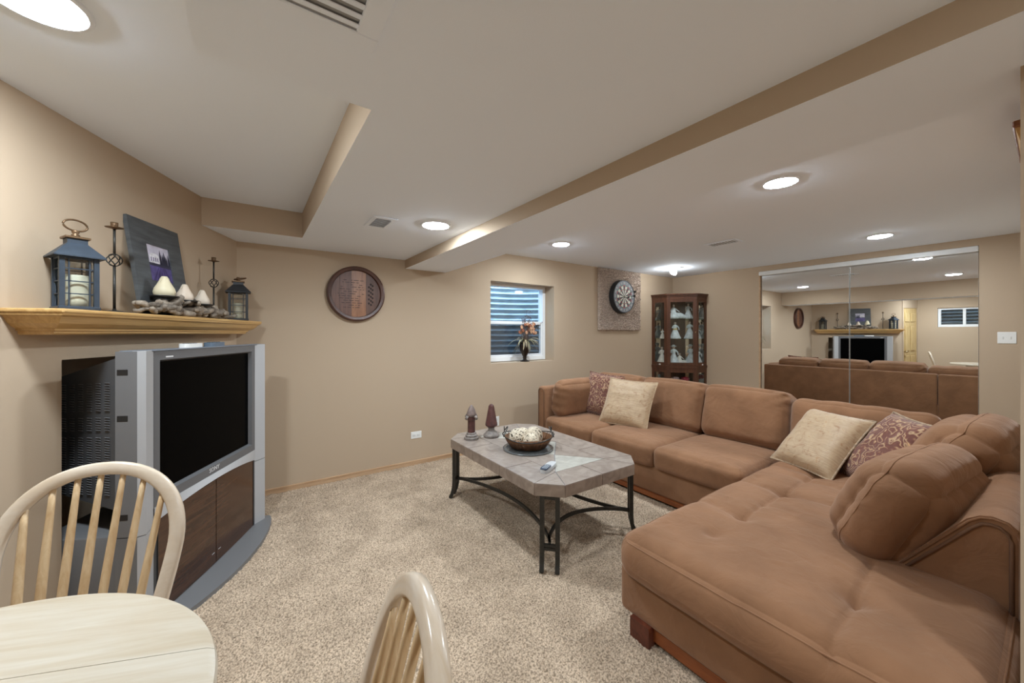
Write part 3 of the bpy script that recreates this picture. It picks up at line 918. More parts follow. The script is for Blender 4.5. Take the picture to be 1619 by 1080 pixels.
# legs
LEGS = []
for sx in (-1, 1):
    for sy in (-1, 1):
        c = Vector((sx * (hx - ch_ / 2 - .012), sy * (hy - ch_ / 2 - .012), 0)); d = Vector((sx, -sy, 0)).normalized(); out = Vector((sx, sy, 0)).normalized()
        b = MB()
        for s2 in (-1, 1):
            p = c + d * .046 * s2
            pth = [p + Vector((0, 0, ZT - th)), p + Vector((0, 0, .16)), p + out * .004 + Vector((0, 0, .10)), p + out * .014 + Vector((0, 0, .055)), p + out * .034 + Vector((0, 0, .012))]
            b.strip(pth, .026, .026, up=tuple(out))
        for z in (ZT - th - .014, .155, .135):
            b.strip([c - d * .046 + Vector((0, 0, z)), c + d * .046 + Vector((0, 0, z))], .016, .016)
        b.obj('leg', IRON, ct)
        LEGS.append((sx, sy, c))
def arc(c1, c2, sag):
    m = (c1 + c2) / 2; inn = (-m).normalized(); pts = []
    for k in range(21):
        t = k / 20
        e = math.sin(PI * t) ** .75
        pts.append(c1.lerp(c2, t) + inn * sag * e + Vector((0, 0, .165)))
    return pts
cs = {(sx, sy): c for sx, sy, c in LEGS}
for k1, k2, sg in (((-1, -1), (-1, 1), .17), ((1, -1), (1, 1), .17), ((-1, -1), (1, -1), .20), ((-1, 1), (1, 1), .20)):
    MB().strip(arc(cs[k1], cs[k2], sg), .014, .022).obj('stretcher', IRON, ct)

# finials
REDW = plain('distressed maroon wood', (.085, .032, .028, 1), .45, var=.5, scale=25)
GREYW = plain('weathered grey paint', (.20, .17, .15, 1), .6, var=.4, scale=30)
ZC = ZT + .001
t = thing('finial', 'dark red finial with scroll ears and pointed bud tip on the coffee table', 'finial', (1.527, 2.80, ZC), .3)
MB().lathe([(.062, 0), (.062, .018), (.05, .024), (.052, .036), (.042, .044), (.04, .056), (.034, .06)], 8).obj('base', [GREYW], t)
MB().lathe([(.032, .06), (.031, .155), (.04, .175), (.042, .19)], 8).obj('shaft', REDW, t)
for k in range(4):
    a = PI / 2 * k
    MB().tube([(math.cos(a) * .035, math.sin(a) * .035, .192), (math.cos(a) * .055, math.sin(a) * .055, .196), (math.cos(a) * .062, math.sin(a) * .062, .186), (math.cos(a) * .055, math.sin(a) * .055, .176)], [.009, .012, .012, .01], 8).obj('scroll', GREYW, t, True)
MB().lathe([(.03, .185), (.044, .20), (.043, .215), (.030, .25), (.015, .278), (0, .292)], 12).obj('bud', plain('grey brown bud', (.16, .115, .10, 1), .6, var=.4, scale=30), t, True)
t = thing('finial', 'dark red obelisk finial with round foot on the coffee table', 'finial', (1.705, 2.77, ZC))
MB().lathe([(.066, 0), (.07, .012), (.066, .026), (.052, .034), (.048, .044), (.03, .056), (.026, .075), (.032, .085)], 20).obj('base', GREYW, t, True)
MB().lathe([(.03, .083), (.053, .098), (.054, .108), (.024, .265), (.02, .272), (.012, .28), (0, .284)], 8).obj('obelisk', REDW, t)

# plate, basket, balls, remote
MB_ = MB().lathe([(0, 0), (.17, 0), (.195, .004), (.195, .008), (.17, .005), (0, .004)], 40)
o = MB_.obj('glass_plate', plain('smoked plate', (.10, .105, .105, 1), .15, spec=.6), None, True); place(o, (1.765, 2.325, ZC)); tag(o, 'flat smoky round plate beneath the basket of balls', 'plate')
t = thing('basket', 'fluted brown metal basket with scroll handles on the coffee table', 'basket', (1.775, 2.335, ZC + .009))
COPPER = plain('brown copper', (.16, .075, .035, 1), .4, .5, .35, 30)
rot = Rz(math.radians(-35))
MB().lathe([(.0, 0), (.125, 0), (.135, .004), (.165, .045), (.185, .085), (.181, .085), (.16, .045), (.13, .008), (0, .006)], 96, wave=.02, wn=32, sy=.86).xform(rot).obj('bowl', COPPER, t, True)
MB().tube([rot @ Vector((.2 * math.cos(2 * PI * k / 48), .175 * math.sin(2 * PI * k / 48), .088 + .014 * math.cos(4 * PI * k / 48))) for k in range(48)], .004, 6, True).obj('rim_wire', IRON, t, True)
b = MB()
for k in range(32):
    a = 2 * PI * k / 32
    b.tube([rot @ Vector((.183 * math.cos(a), .158 * math.sin(a), .082)), rot @ Vector((.199 * math.cos(a), .174 * math.sin(a), .09 + .014 * math.cos(2 * a)))], .0025, 5)
b.obj('rim_links', IRON, t, True, props={'kind': 'stuff'})
for sx in (-1, 1):
    pts = []
    for k in range(25):
        u = k / 24
        pts.append(Vector((sx * (.19 - .03 * math.sin(PI * u)), -.09 + .18 * u, .10 + .055 * math.sin(PI * u))))
    for k in range(14):
        a = -PI / 2 + k * .45; rr = .022 * (1 - k / 20)
        pts.append(Vector((sx * .19, .09 + .02 + rr * math.cos(a), .115 + rr * math.sin(a))))
    MB().tube([rot @ p for p in pts], .004, 6).obj('handle', IRON, t, True)
RATTAN = plain('cream rattan', (.62, .54, .42, 1), .7, var=.25, scale=40)
def weave(r, seed):
    rnd = random.Random(seed); b = MB()
    for k in range(30):
        ax = Vector((rnd.gauss(0, 1), rnd.gauss(0, 1), rnd.gauss(0, 1))).normalized()
        q = ax.orthogonal().normalized(); w = ax.cross(q); d = rnd.uniform(-.45, .45)
        rr = math.sqrt(1 - d * d)
        b.strip([(ax * d + (q * math.cos(2 * PI * i / 20) + w * math.sin(2 * PI * i / 20)) * rr) * r for i in range(21)], .0035, .007, up=tuple(ax))
    return b
balls = [('pale rattan ball at the scroll end of the basket', (-.07, .045, .075), .066), ('pale rattan ball in the middle of the basket', (.055, .0, .078), .068), ('pale rattan ball at the front of the basket', (-.03, -.075, .068), .058), ('pale rattan ball low at the back of the basket', (.02, .10, .068), .056)]
DARKIN = plain('dark ball core', (.09, .07, .05, 1), .9)
for i, (lb, p, r) in enumerate(balls):
    t = thing('rattan_ball', lb, 'decorative ball', (1.775 + p[0], 2.335 + p[1], ZC + .009 + p[2]), 0, 'rattan balls in the basket')
    weave(r, i).obj('rattan_weave', RATTAN, t)
    MB().ball((0, 0, 0), r * .93, 16).obj('ball_core', DARKIN, t, True)
t = thing('remote_control', 'silver and dark blue remote control lying on the coffee table', 'remote', (1.61, 1.90, ZC), math.radians(-63))
SILV = plain('silver plastic', (.55, .56, .57, 1), .35, .2)
def roundslab(w, l, h, z0=0):
    pts = [(w / 2 * math.copysign(abs(math.cos(a)) ** .6, math.cos(a)), l / 2 * math.copysign(abs(math.sin(a)) ** .6, math.sin(a))) for a in [2 * PI * k / 32 for k in range(32)]]
    return MB().prism(pts, z0, z0 + h)
roundslab(.056, .19, .022).obj('case', SILV, t)
roundslab(.052, .10, .006, .02).xform(T(0, -.044, 0)).obj('keypad', plain('navy keypad', (.02, .035, .065, 1), .3), t)
for i in range(3):
    for j in range(5):
        MB().bbox(-.016 + i * .012, -.008 + i * .012, -.07 + j * .014, -.064 + j * .014, .0255, .0285, .001, 1).obj('button', plain('pale key', (.5, .55, .6, 1), .4) if (i, j) == (0, 0) else bpy.data.materials['pale key'], t)

# ------------------------------------------------------------------ television
GREY1 = plain('mid grey plastic', (.165, .165, .17, 1), .45)
GREY2 = plain('dark grey plastic', (.085, .086, .09, 1), .5)
GREY3 = plain('bezel grey', (.115, .115, .12, 1), .4)
SILVER = plain('silver plastic trim', (.42, .42, .43, 1), .38, .1)
TVR = math.radians(-3.3)
tv = thing('television', 'large grey rear-projection television in the angled wall niche', 'television', W2(.97, .33), RD + TVR)
# local frame: x along wall (towards the wall's free end = +), y = into room, z up ; front at y=0
hw = .565
zt = 1.337; zs = .487
def tvp(b, name, mat, smooth=False, parent=None, angle=None): return b.obj(name, mat, parent or tv, smooth, angle)
# upper shell
tvp(MB().bbox(-hw + .01, hw - .01, -.088, -.046, zs, zt - .004, .006, 2), 'upper_shell', GREY1, True, angle=40)
# tapering rear housing inside the niche
b = MB()
v = [(-.545, -.085, .60), (.545, -.085, .60), (.545, -.085, 1.31), (-.545, -.085, 1.31), (-.33, -.62, .66), (.33, -.62, .66), (.33, -.62, 1.16), (-.33, -.62, 1.16)]
b.add(v, [(3, 2, 1, 0), (4, 5, 6, 7), (0, 1, 5, 4), (1, 2, 6, 5), (2, 3, 7, 6), (3, 0, 4, 7)])
rh = tvp(b, 'rear_housing', GREY2)
# louvres on both sloping sides
for sgn in (1, -1):
    p0 = Vector((.545 * sgn, -.085, 0)); p1 = Vector((.33 * sgn, -.62, 0)); d = (p1 - p0); ln = d.length; d.normalize()
    nrm = Vector((d.y, -d.x, 0)) * (1 if sgn < 0 else -1)
    if nrm.x * sgn < 0: nrm = -nrm
    b = MB()
    for col in range(8):
        for row in range(46):
            if row in (12, 13, 20, 21): continue
            a0 = .06 + col * .058
            z = 1.185 - row * .0115 - col * .004
            q = p0 + d * a0; q2 = p0 + d * (a0 + .030)
            b.add([q + nrm * .002 + Vector((0, 0, z)), q2 + nrm * .002 + Vector((0, 0, z)), q2 + nrm * .006 + Vector((0, 0, z + .004)), q + nrm * .006 + Vector((0, 0, z + .004)),
                   q + nrm * .002 + Vector((0, 0, z + .005)), q2 + nrm * .002 + Vector((0, 0, z + .005))], [(0, 1, 2, 3), (3, 2, 5, 4), (0, 3, 4), (1, 5, 2)])
    b.obj('louvers', plain('louver grey', (.15, .15, .155, 1), .5), rh, props={'kind': 'stuff'})
# lower cabinet box
tvp(MB().bbox(-hw + .03, hw - .03, -.45, -.06, .04, zs - .003, .012, 2), 'lower_cabinet', GREY1, True, angle=40)
# top deck
tvp(MB().bbox(-hw + .015, hw - .015, -.085, .0, zt - .006, zt + .002, .003, 1), 'top_deck', plain('deck grey', (.16, .18, .21, 1), .3))
# silver pillars (upper and lower pieces)
for s in (-1, 1):
    poly = [(s * (hw - .03), -.06), (s * hw, .0), (s * (hw - .02), .022), (s * (hw - .105), -.008), (s * (hw - .105), -.06)]
    x0, x1 = sorted((s * (hw - .028), s * hw))
    tvp(MB().box(x0, x1, -.088, -.0005, zs + .002, zt - .002), 'side_cheek', GREY1); tvp(MB().box(x0, x1, -.088, -.0005, .034, zs - .002), 'side_cheek', GREY1)
    tvp(MB().prism(poly, zs + .002, zt), 'pillar', SILVER)
    tvp(MB().prism(poly, .03, zs - .002), 'pillar', SILVER)
    # grip recesses on the side wall of the shell
    for z in (1.24, 1.03, .58):
        MB().bbox(s * hw - .006, s * hw + .0015, -.084, -.035, z - .016, z + .016, .004, 1).obj('grip_recess', BLACK, tv)
# bezel ring and screen
sx0, sx1, sz0, sz1 = -.405, .405, .632, 1.275
bx, bz0, bz1 = hw - .105, .572, zt - .004
def ring_panel(b, x0, x1, z0, z1, X0, X1, Z0, Z1, y, yi, t=.02):
    o = [(X0, y, Z0), (X1, y, Z0), (X1, y, Z1), (X0, y, Z1)]; i = [(x0, y, z0), (x1, y, z0), (x1, y, z1), (x0, y, z1)]
    k = [(x0 + .01, yi, z0 + .01), (x1 - .01, yi, z0 + .01), (x1 - .01, yi, z1 - .01), (x0 + .01, yi, z1 - .01)]
    q = [(x, y - t, z) for x, y, z in o]
    fs = []
    for a in range(4):
        c = (a + 1) % 4
        fs += [(a, a + 4, c + 4, c), (a + 4, a + 8, c + 8, c + 4), (a, c, c + 12, a + 12)]
    return b.add(o + i + k + q, [f[::-1] for f in fs])
tvp(ring_panel(MB(), sx0 - .018, sx1 + .018, sz0 - .012, sz1 + .012, -bx, bx, bz0, bz1, -.006, -.03), 'bezel', GREY3)
SCR = plain('dark screen', (.0012, .0012, .0013, 1), .25, spec=.02)
tvp(MB().box(sx0 - .02, sx1 + .02, -.034, -.028, sz0 - .02, sz1 + .02), 'screen', SCR)
# silver arched strip between bezel and doors
b = MB(); top = []; bot = []
nA = 24
vs = []
for k in range(nA + 1):
    x = -bx + 2 * bx * k / nA
    u = x / bx
    vs += [(x, -.004, bz0 + .001), (x, -.004 + .018 * (1 - u * u), .500 + .045 * (1 - u * u)), (x, -.10, .500 + .045 * (1 - u * u)), (x, -.10, bz0 + .001)]
fs = []
for k in range(nA):
    for j in range(4):
        fs.append((k * 4 + j, k * 4 + (j + 1) % 4, k * 4 + 4 + (j + 1) % 4, k * 4 + 4 + j))
tvp(b.add(vs, fs), 'arched_strip', SILVER)
# doors: curved smoked panels
DOORG = wood('smoked brown door', L(84, 56, 40), L(54, 34, 24), (3, 3, 40), .15)
for s in (-1, 1):
    vs = []; nd = 14
    for k in range(nd + 1):
        u = s * (k / nd * (1 - .055) + .007)
        x = u * bx
        zt_ = .497 + .045 * (1 - u * u)
        y = .012 * (1 - u * u) - .008
        vs += [(x, y, .036), (x, y, zt_), (x, y - .012, zt_), (x, y - .012, .036)]
    fs = []
    for k in range(nd):
        for j in range(4):
            q = (k * 4 + j, k * 4 + 4 + j, k * 4 + 4 + (j + 1) % 4, k * 4 + (j + 1) % 4)
            fs.append(q)
    fs += [(0, 1, 2, 3), tuple(nd * 4 + j for j in range(4))]
    dr = MB().add(vs, fs).obj('cabinet_door', DOORG, tv, True, 30)
    MB().bbox(s * bx * .95 - .002, s * bx * .95 + .002 + .0, -.03, -.004, .036, .5, .001, 1).obj('door_gasket', BLACK, dr)
    x0, x1 = sorted((s * bx * .955, s * bx))
    tvp(MB().box(x0, x1, -.05, -.008, .034, .5), 'door_post', plain('charcoal post', (.04, .042, .046, 1), .45))
    MB().bbox(s * .03 - .012, s * .03 + .012, .004, .0065, .10, .104, .001, 1).obj('door_mark', SILVER, dr)
# bowed plinth
pl = [(-hw - .02, -.14)]
for k in range(25):
    u = -1 + 2 * k / 24; pl.append((u * (hw + .03), .035 + .135 * (1 - u * u) ** .8))
pl.append((hw + .02, -.14))
tvp(MB().prism(pl, 0, .032), 'plinth', GREY1)
def text_mesh(txt, size, depth):
    cu = bpy.data.curves.new('lettering', 'FONT'); cu.body = txt; cu.size = size; cu.extrude = depth; cu.align_x = 'CENTER'; cu.align_y = 'CENTER'; cu.resolution_u = 2
    o = bpy.data.objects.new('tmp', cu); C.objects.link(o)
    bpy.context.view_layer.update()
    me = bpy.data.meshes.new_from_object(o.evaluated_get(bpy.context.evaluated_depsgraph_get()))
    C.objects.unlink(o); bpy.data.objects.remove(o)
    return me
PALE = plain('pale lettering', (.65, .65, .65, 1), .4)
def lettering(txt, size, M, mat, parent, name='lettering'):
    me = text_mesh(txt, size, .0006); me.transform(M); me.materials.clear(); me.materials.append(mat)
    o = bpy.data.objects.new(name, me); C.objects.link(o); o.parent = parent
    return o
# text reads from the room: local +x is to the viewer's left, so turn it
Mt = lambda x, z: T(x, -.0055, z) @ Rz(PI) @ Matrix.Rotation(PI / 2, 4, 'X')
lettering('SONY', .036, Mt(0, .60), PALE, tv, 'brand_lettering')
MB().box(.335, .385, -.006, -.0050, 1.297, 1.304).obj('model_badge', PALE, tv)
# remotes on the television
def remote(name, label, loc, rz, mat, w, l, h):
    t = thing(name, label, 'remote', loc, rz)
    roundslab(w, l, h).obj('case', mat, t)
    for i in range(3):
        for j in range(4): MB().bbox(-w * .3 + i * w * .22, -w * .3 + i * w * .22 + w * .14, -l * .3 + j * l * .14, -l * .3 + j * l * .14 + l * .07, h, h + .003, .001, 1).obj('button', GREY2, t)
p = tv.matrix_basis @ Vector((.14, -.045, zt + .002)); remote('remote_control', 'slim white remote control on top of the television', p, RD + TVR + PI / 2 + .1, WHITE, .055, .17, .022)
p = tv.matrix_basis @ Vector((-.06, -.04, zt + .002)); remote('remote_control', 'blue-grey remote control on top of the television', p, RD + TVR + PI / 2 + .15, plain('blue grey plastic', (.10, .14, .19, 1), .4), .06, .19, .024)

# ------------------------------------------------------------------ mantel
mt = thing('mantel_shelf', 'honey oak crown-moulded mantel shelf on the angled wall', 'mantel shelf', W2(.90, 0, 0), RD)
ZM = 1.517
profile = [(.20, ZM - .018), (.198, ZM - .026), (.185, ZM - .032), (.178, ZM - .040), (.165, ZM - .058), (.145, ZM - .072), (.128, ZM - .080), (.128, ZM - .087), (.118, ZM - .089), (.118, ZM - .098), (.110, ZM - .104)]
def mould(prof, half, name, mat):
    # mitred moulding around three sides; half = half length at projection .2
    vs = []; fs = []
    m = len(prof)
    for o_, z in prof:
        h = half - (.20 - o_) * .8
        vs += [(-h, 0.0, z), (-h, o_, z), (h, o_, z), (h, 0.0, z)]
    for i in range(m - 1):
        for j in range(3):
            fs.append((i * 4 + j, i * 4 + j + 1, i * 4 + 5 + j, i * 4 + 4 + j))
    fs.append((0, 3, 2, 1)); fs.append(tuple((m - 1) * 4 + j for j in range(4)))
    return MB().add(vs, fs).obj(name, mat, mt)
mould(profile, .862, 'crown_moulding', OAK)
MB().bbox(-.866, .866, 0.0, .206, ZM - .018, ZM, .006, 2).obj('shelf_board', OAK, mt)

def on_mantel(s, off): return W2(s, off, ZM + .0005)
# lanterns
LBLUE = plain('slate blue metal', (.034, .046, .064, 1), .45, .2, .2, 20)
LBLACK = plain('black lantern metal', (.03, .033, .038, 1), .45, .2, .2, 20)
LGLASS = glass('lantern glass', (.95, .97, .97, 1), .12)
def lantern(label, loc, rz, mat, w=.15, h=.235, ring_up=True):
    t = thing('lantern', label, 'lantern', loc, rz)
    k = w / 2
    MB().bbox(-k - .012, k + .012, -k - .012, k + .012, 0, .016, .003, 1).obj('base', mat, t)
    for sx in (-1, 1):
        for sy in (-1, 1):
            MB().box(sx * k - .008, sx * k + .008, sy * k - .008, sy * k + .008, .016, h).obj('post', mat, t)
    b = MB()
    for a in range(4):
        M = Rz(a * PI / 2)
        MB().box(-k + .009, k - .009, k - .004, k - .002, .016, h).xform(M).obj('pane', LGLASS, t)
        bb = MB()
        for x in (-.3, .3): bb.box(x * w - .0022, x * w + .0022, k - .001, k + .004, .016, h)
        for z in (.25, .5, .75): bb.box(-k + .009, k - .009, k - .001, k + .004, .016 + (h - .016) * z - .0022, .016 + (h - .016) * z + .0022)
        bb.box(-k + .009, k - .009, k - .005, k + .005, h - .012, h)
        bb.xform(M).obj('muntin_grid', mat, t)
    ro, ri = k + .026, k * .6
    b = MB(); vs = []
    for r, z in ((ro, h - .004), (ro, h + .001), (ri, h + .058), (ri, h + .078)):
        vs += [(-r, -r, z), (r, -r, z), (r, r, z), (-r, r, z)]
    fs = [(3, 2, 1, 0), (12, 13, 14, 15)] + [(i * 4 + j, i * 4 + (j + 1) % 4, i * 4 + 4 + (j + 1) % 4, i * 4 + 4 + j) for i in range(3) for j in range(4)]
    b.add(vs, fs).obj('roof', mat, t)
    MB().bbox(-ri - .008, ri + .008, -ri - .008, ri + .008, h + .078, h + .088, .002, 1).obj('cap', BRONZE, t)
    MB().lathe([(.014, 0), (.014, .01), (.008, .014), (.012, .02), (.012, .028), (.006, .032)], 12, (0, 0, h + .088)).obj('finial', BRONZE, t, True)
    R = .038
    if ring_up: pts = [(R * math.cos(2 * PI * q / 28), .012 * math.cos(2 * PI * q / 28), h + .088 + .028 + R * .62 + R * .62 * math.sin(2 * PI * q / 28)) for q in range(28)]
    else: pts = [(R * math.cos(2 * PI * q / 28), R * math.sin(2 * PI * q / 28) + .012, h + .108 + .008 * math.sin(2 * PI * q / 28)) for q in range(28)]
    MB().tube(pts, .004, 8, True).obj('ring_handle', BRONZE, t, True)
    return t
WAX = plain('ivory wax', (.74, .68, .52, 1), .5, var=.06, scale=15)
def candle(label, loc, r, h):
    t = thing('pillar_candle', label, 'candle', (loc[0], loc[1], loc[2] + .0165))
    MB().lathe([(0, 0), (r, 0), (r * 1.01, h * .2), (r * .985, h * .4), (r * 1.005, h * .65), (r * .99, h * .95), (r * .93, h), (r * .8, h - .008), (0, h - .008)], 32).obj('wax', WAX, t, True)
    MB().tube([(0, 0, h - .01), (.001, 0, h + .008)], .0015, 5).obj('wick', BLACK, t)
p = on_mantel(1.585, .105); lantern('slate blue lantern with raised ring handle at the wide end of the mantel', p, RD - math.radians(40), LBLUE, .10, .228, True); candle('thick ivory pillar candle inside the slate blue lantern', p, .04, .135)
p = on_mantel(.225, .115); lantern('black lantern with folded ring handle by the room corner end of the mantel', p, RD + .42, LBLACK, .11, .222, False); candle('ivory pillar candle inside the black lantern', p, .034, .12)
# candlesticks
def candlestick(label, loc, H):
    t = thing('candlestick', label, 'candlestick', loc, RD)
    MB().lathe([(0, 0), (.048, 0), (.05, .004), (.03, .008), (.008, .012), (.006, .02)], 20).obj('base', IRON, t, True)
    zc = H * .60; R = .027
    MB().tube([(0, 0, .012), (0, 0, zc - R)], .0055, 8).obj('stem', IRON, t, True)
    MB().tube([(0, 0, zc + R), (0, 0, H - .02)], .005, 8).obj('stem', IRON, t, True)
    for k in range(6):
        pts = []
        for i in range(17):
            a = PI * i / 16; ph = 2 * PI * k / 6 + 2.2 * i / 16
            pts.append((R * math.sin(a) * math.cos(ph), R * math.sin(a) * math.sin(ph), zc + R * 1.08 * math.cos(a)))
        MB().tube(pts, .0026, 6).obj('cage_wire', IRON, t, True)
    MB().lathe([(.004, -.022), (.012, -.018), (.032, -.014), (.034, -.012), (.0, -.013)], 20, (0, 0, H)).obj('drip_pan', BRONZE, t, True)
    MB().lathe([(.0, -.013), (.013, -.013), (.014, .012), (.012, .012), (.011, -.008), (0, -.008)], 14, (0, 0, H)).obj('cup', BRONZE, t, True)
candlestick('iron candlestick with twisted cage standing beside the slate blue lantern', on_mantel(1.39, .11), .425)
candlestick('iron candlestick with twisted cage standing beside the black lantern', on_mantel(.526, .097), .425)

# ------------------------------------------------------------------ framed print leaning on the wall
lean = math.atan2(.075, .52)
fr = thing('framed_print', 'square photo print in a wide slate-grey frame leaning on the mantel', 'picture', W2(.972, .092, ZM + .001), RD)
fr.rotation_euler = (Matrix.Rotation(RD, 3, 'Z') @ Matrix.Rotation(lean, 3, 'X')).to_euler()
FRM = plain('brushed slate frame', (.075, .08, .085, 1), .6, var=.35, scale=6, stretch=(1, 1, 6))
fw, fh = .205, .545
pw, pz0, pz1 = .092, .205, .415
b = MB()
b.box(-fw, -pw, -.02, 0, 0, fh).box(pw, fw, -.02, 0, 0, fh).box(-pw, pw, -.02, 0, 0, pz0).box(-pw, pw, -.02, 0, pz1, fh)
b.obj('frame', FRM, fr)
pr = MB().box(-pw, pw, -.012, -.006, pz0, pz1).obj('print', plain('pale sky print', (.55, .52, .62, 1), .5, var=.25, scale=14), fr)
def pf(poly, y, col, name, rough=.5):
    m = bpy.data.materials.get('print ' + name) or plain('print ' + name, col, rough, var=.3, scale=30)
    # +x is viewer's left: mirror
    return MB().prism([(-x, z) for x, z in poly], 0, .0006).xform(Matrix(((1, 0, 0, 0), (0, 0, 1, y), (0, 1, 0, 0), (0, 0, 0, 1)))).obj('printed_' + name, m, pr)
pf([(-pw, pz0), (pw, pz0), (pw, pz0 + .09), (-pw, pz0 + .095)], -.0058, (.085, .065, .20, 1), 'field')
for k in range(5): pf([(-.07 + k * .03, pz0 + .002), (-.05 + k * .033, pz0 + .002), (-.01 + k * .012, pz0 + .085), (-.013 + k * .012, pz0 + .085)], -.0053, (.045, .03, .12, 1), 'furrow')
pf([(-pw, pz0 + .09), (pw, pz0 + .085), (pw, pz0 + .105), (-pw, pz0 + .105)], -.0050, (.03, .03, .06, 1), 'hedge')
pf([(-.075, pz0 + .105), (.0, pz0 + .105), (.0, pz0 + .15), (-.02, pz0 + .162), (-.058, pz0 + .162), (-.075, pz0 + .15)], -.0047, (.72, .70, .74, 1), 'house')
for k in range(4): pf([(-.068 + k * .017, pz0 + .115), (-.06 + k * .017, pz0 + .115), (-.06 + k * .017, pz0 + .138), (-.068 + k * .017, pz0 + .138)], -.0042, (.2, .17, .26, 1), 'shutter')
for x, h in ((.012, .09), (.03, .07), (.045, .085), (.06, .06), (.08, .075)): pf([(x - .009, pz0 + .1), (x + .009, pz0 + .1), (x + .006, pz0 + .1 + h * .6), (x, pz0 + .1 + h), (x - .006, pz0 + .1 + h * .6)], -.0040, (.018, .018, .04, 1), 'cypress')

# ------------------------------------------------------------------ driftwood candle holder and pear candles
DRIFT = wood('grey driftwood', L(150, 138, 124), L(84, 74, 64), (30, 30, 30), .8)
DRIFT2 = wood('pale driftwood', L(178, 164, 146), L(118, 104, 90), (30, 30, 30), .8)
dr = thing('driftwood_holder', 'long driftwood candle holder with black cups in front of the picture', 'candle holder', W2(.86, .13, ZM + .0005), RD)
rnd = random.Random(5)
for k in range(64):
    cx = rnd.uniform(-.40, .40); ln = rnd.uniform(.04, .085); r = rnd.uniform(.013, .022)
    hmax = .07 * (1 - (abs(cx) / .44) ** 2) + .01
    z = r + rnd.uniform(0, hmax); y = rnd.uniform(-.03, .045)
    a = rnd.gauss(0, .5); tilt = rnd.gauss(0, .22)
    d = Vector((math.cos(a) * math.cos(tilt), math.sin(a) * math.cos(tilt), math.sin(tilt)))
    c = Vector((cx, y, z)); up = Vector((0, 0, 1))
    pts = []; rs = []
    for i in range(7):
        t_ = -1 + 2 * i / 6
        q = c + d * ln * t_ + Vector((0, 0, rnd.gauss(0, .004))) + Vector((0, .02 * (1 - t_ * t_) * rnd.uniform(-.5, .5), 0))
        q.z = max(q.z, r * .9); pts.append(q); rs.append(r * (1 - .45 * t_ * t_) * rnd.uniform(.85, 1.1))
    MB().tube(pts, rs, 7).obj('driftwood_piece', DRIFT if k % 2 else DRIFT2, dr, True)
for x, z in ((.235, .098), (.06, .088), (-.115, .078)):
    MB().lathe([(0, 0), (.02, 0), (.055, .006), (.062, .012), (.058, .011), (.02, .006), (0, .006)], 24, (x, .01, z), sx=1.25).obj('candle_cup', BLACK, dr, True)
PEAR = [plain('pear wax cream', (.74, .66, .46, 1), .5, var=.1, scale=8), plain('pear wax blush', (.72, .60, .48, 1), .5, var=.05, scale=8), plain('pear wax pale', (.70, .60, .49, 1), .5, var=.05, scale=8)]
for i, (x, z, h, lb) in enumerate(((.235, .098, .118, 'tallest cream pear-shaped candle, in the cup closest to the tall lantern'), (.06, .088, .105, 'blush pear-shaped candle in the middle cup'), (-.115, .078, .10, 'pale pear-shaped candle in the cup by the short candlestick'))):
    t = thing('pear_candle', lb, 'candle', dr.matrix_basis @ Vector((x, .01, z + .0062)), RD, 'pear candles on the driftwood holder')
    s = h / .118
    MB().lathe([(0, 0), (.034, 0), (.046, .012), (.049, .03), (.044, .05), (.032, .072), (.024, .09), (.019, .105), (.012, .116), (0, .118)], 24).xform(Matrix.Scale(s, 4)).obj('wax', PEAR[i], t, True)
    MB().tube([(.01, 0, h * .97), (.022, 0, h * .86), (.035, 0, h * .70)], .0013, 5).obj('wick_thread', WAX, t)

# ------------------------------------------------------------------ barrel head
bh = thing('barrel_head', 'round stained oak barrel head hanging on the back wall', 'wall decor', (.85, YW, 1.803))
STAVE = [wood('stave walnut', L(112, 74, 56), L(82, 50, 38), (40, 40, 4), .45), wood('stave amber', L(158, 108, 70), L(122, 78, 50), (40, 40, 4), .4), wood('stave brown', L(104, 70, 54), L(74, 48, 38), (40, 40, 4), .45)]
Rb = .265
prof = [(Rb, 0), (Rb + .004, -.02), (Rb, -.05), (Rb - .012, -.056), (Rb - .034, -.050), (Rb - .04, -.022), (Rb - .04, -.015)]
RX = Matrix.Rotation(PI / 2, 4, 'X')
MB().lathe([(r, -z) for r, z in prof], 56).xform(RX).obj('rim_hoop', wood('hoop walnut', L(92, 56, 42), L(58, 34, 26), (6, 6, 6), .4), bh, True, 40)
edges = [-.225, -.150, -.045, .09, .165, .225]
for i, (x0, x1) in enumerate(zip(edges[:-1], edges[1:])):
    pts = []
    rr = Rb - .038
    for k in range(9):
        x = x0 + .0008 + (x1 - x0 - .0016) * k / 8; x = max(-rr + .001, min(rr - .001, x)); pts.append((x, math.sqrt(rr * rr - x * x)))
    poly = pts + [(x, -z) for x, z in pts[::-1]]
    st = MB().prism(poly, .012, .022 + .001 * (i % 2)).xform(RX).obj('stave', STAVE[(0, 0, 1, 2, 2)[i]], bh)
ENG = plain('engraved brown', (.03, .015, .01, 1), .8)
rnd = random.Random(9)
b = MB()
for row in range(13):
    z = .13 - row * .022
    x = -.17 + .05 * abs(row - 6) / 6
    while x < .06:
        wv = rnd.uniform(.012, .05)
        if rnd.random() < .62: b.box(x, min(x + wv, .082), -.0236, -.0225, z - .0022, z + .0022)
        x += wv + .012
b.obj('engraving', ENG, bh, props={'kind': 'stuff'})
b = MB()
for k in range(16):
    a = math.radians(-75 + 10 * k); 
    b.ball((.135 + .02 * math.sin(k * 2.1), -.0228, .10 - .0135 * k), .011, 8, (1, .12, 1))
b.obj('burn_marks', ENG, bh, props={'kind': 'stuff'})

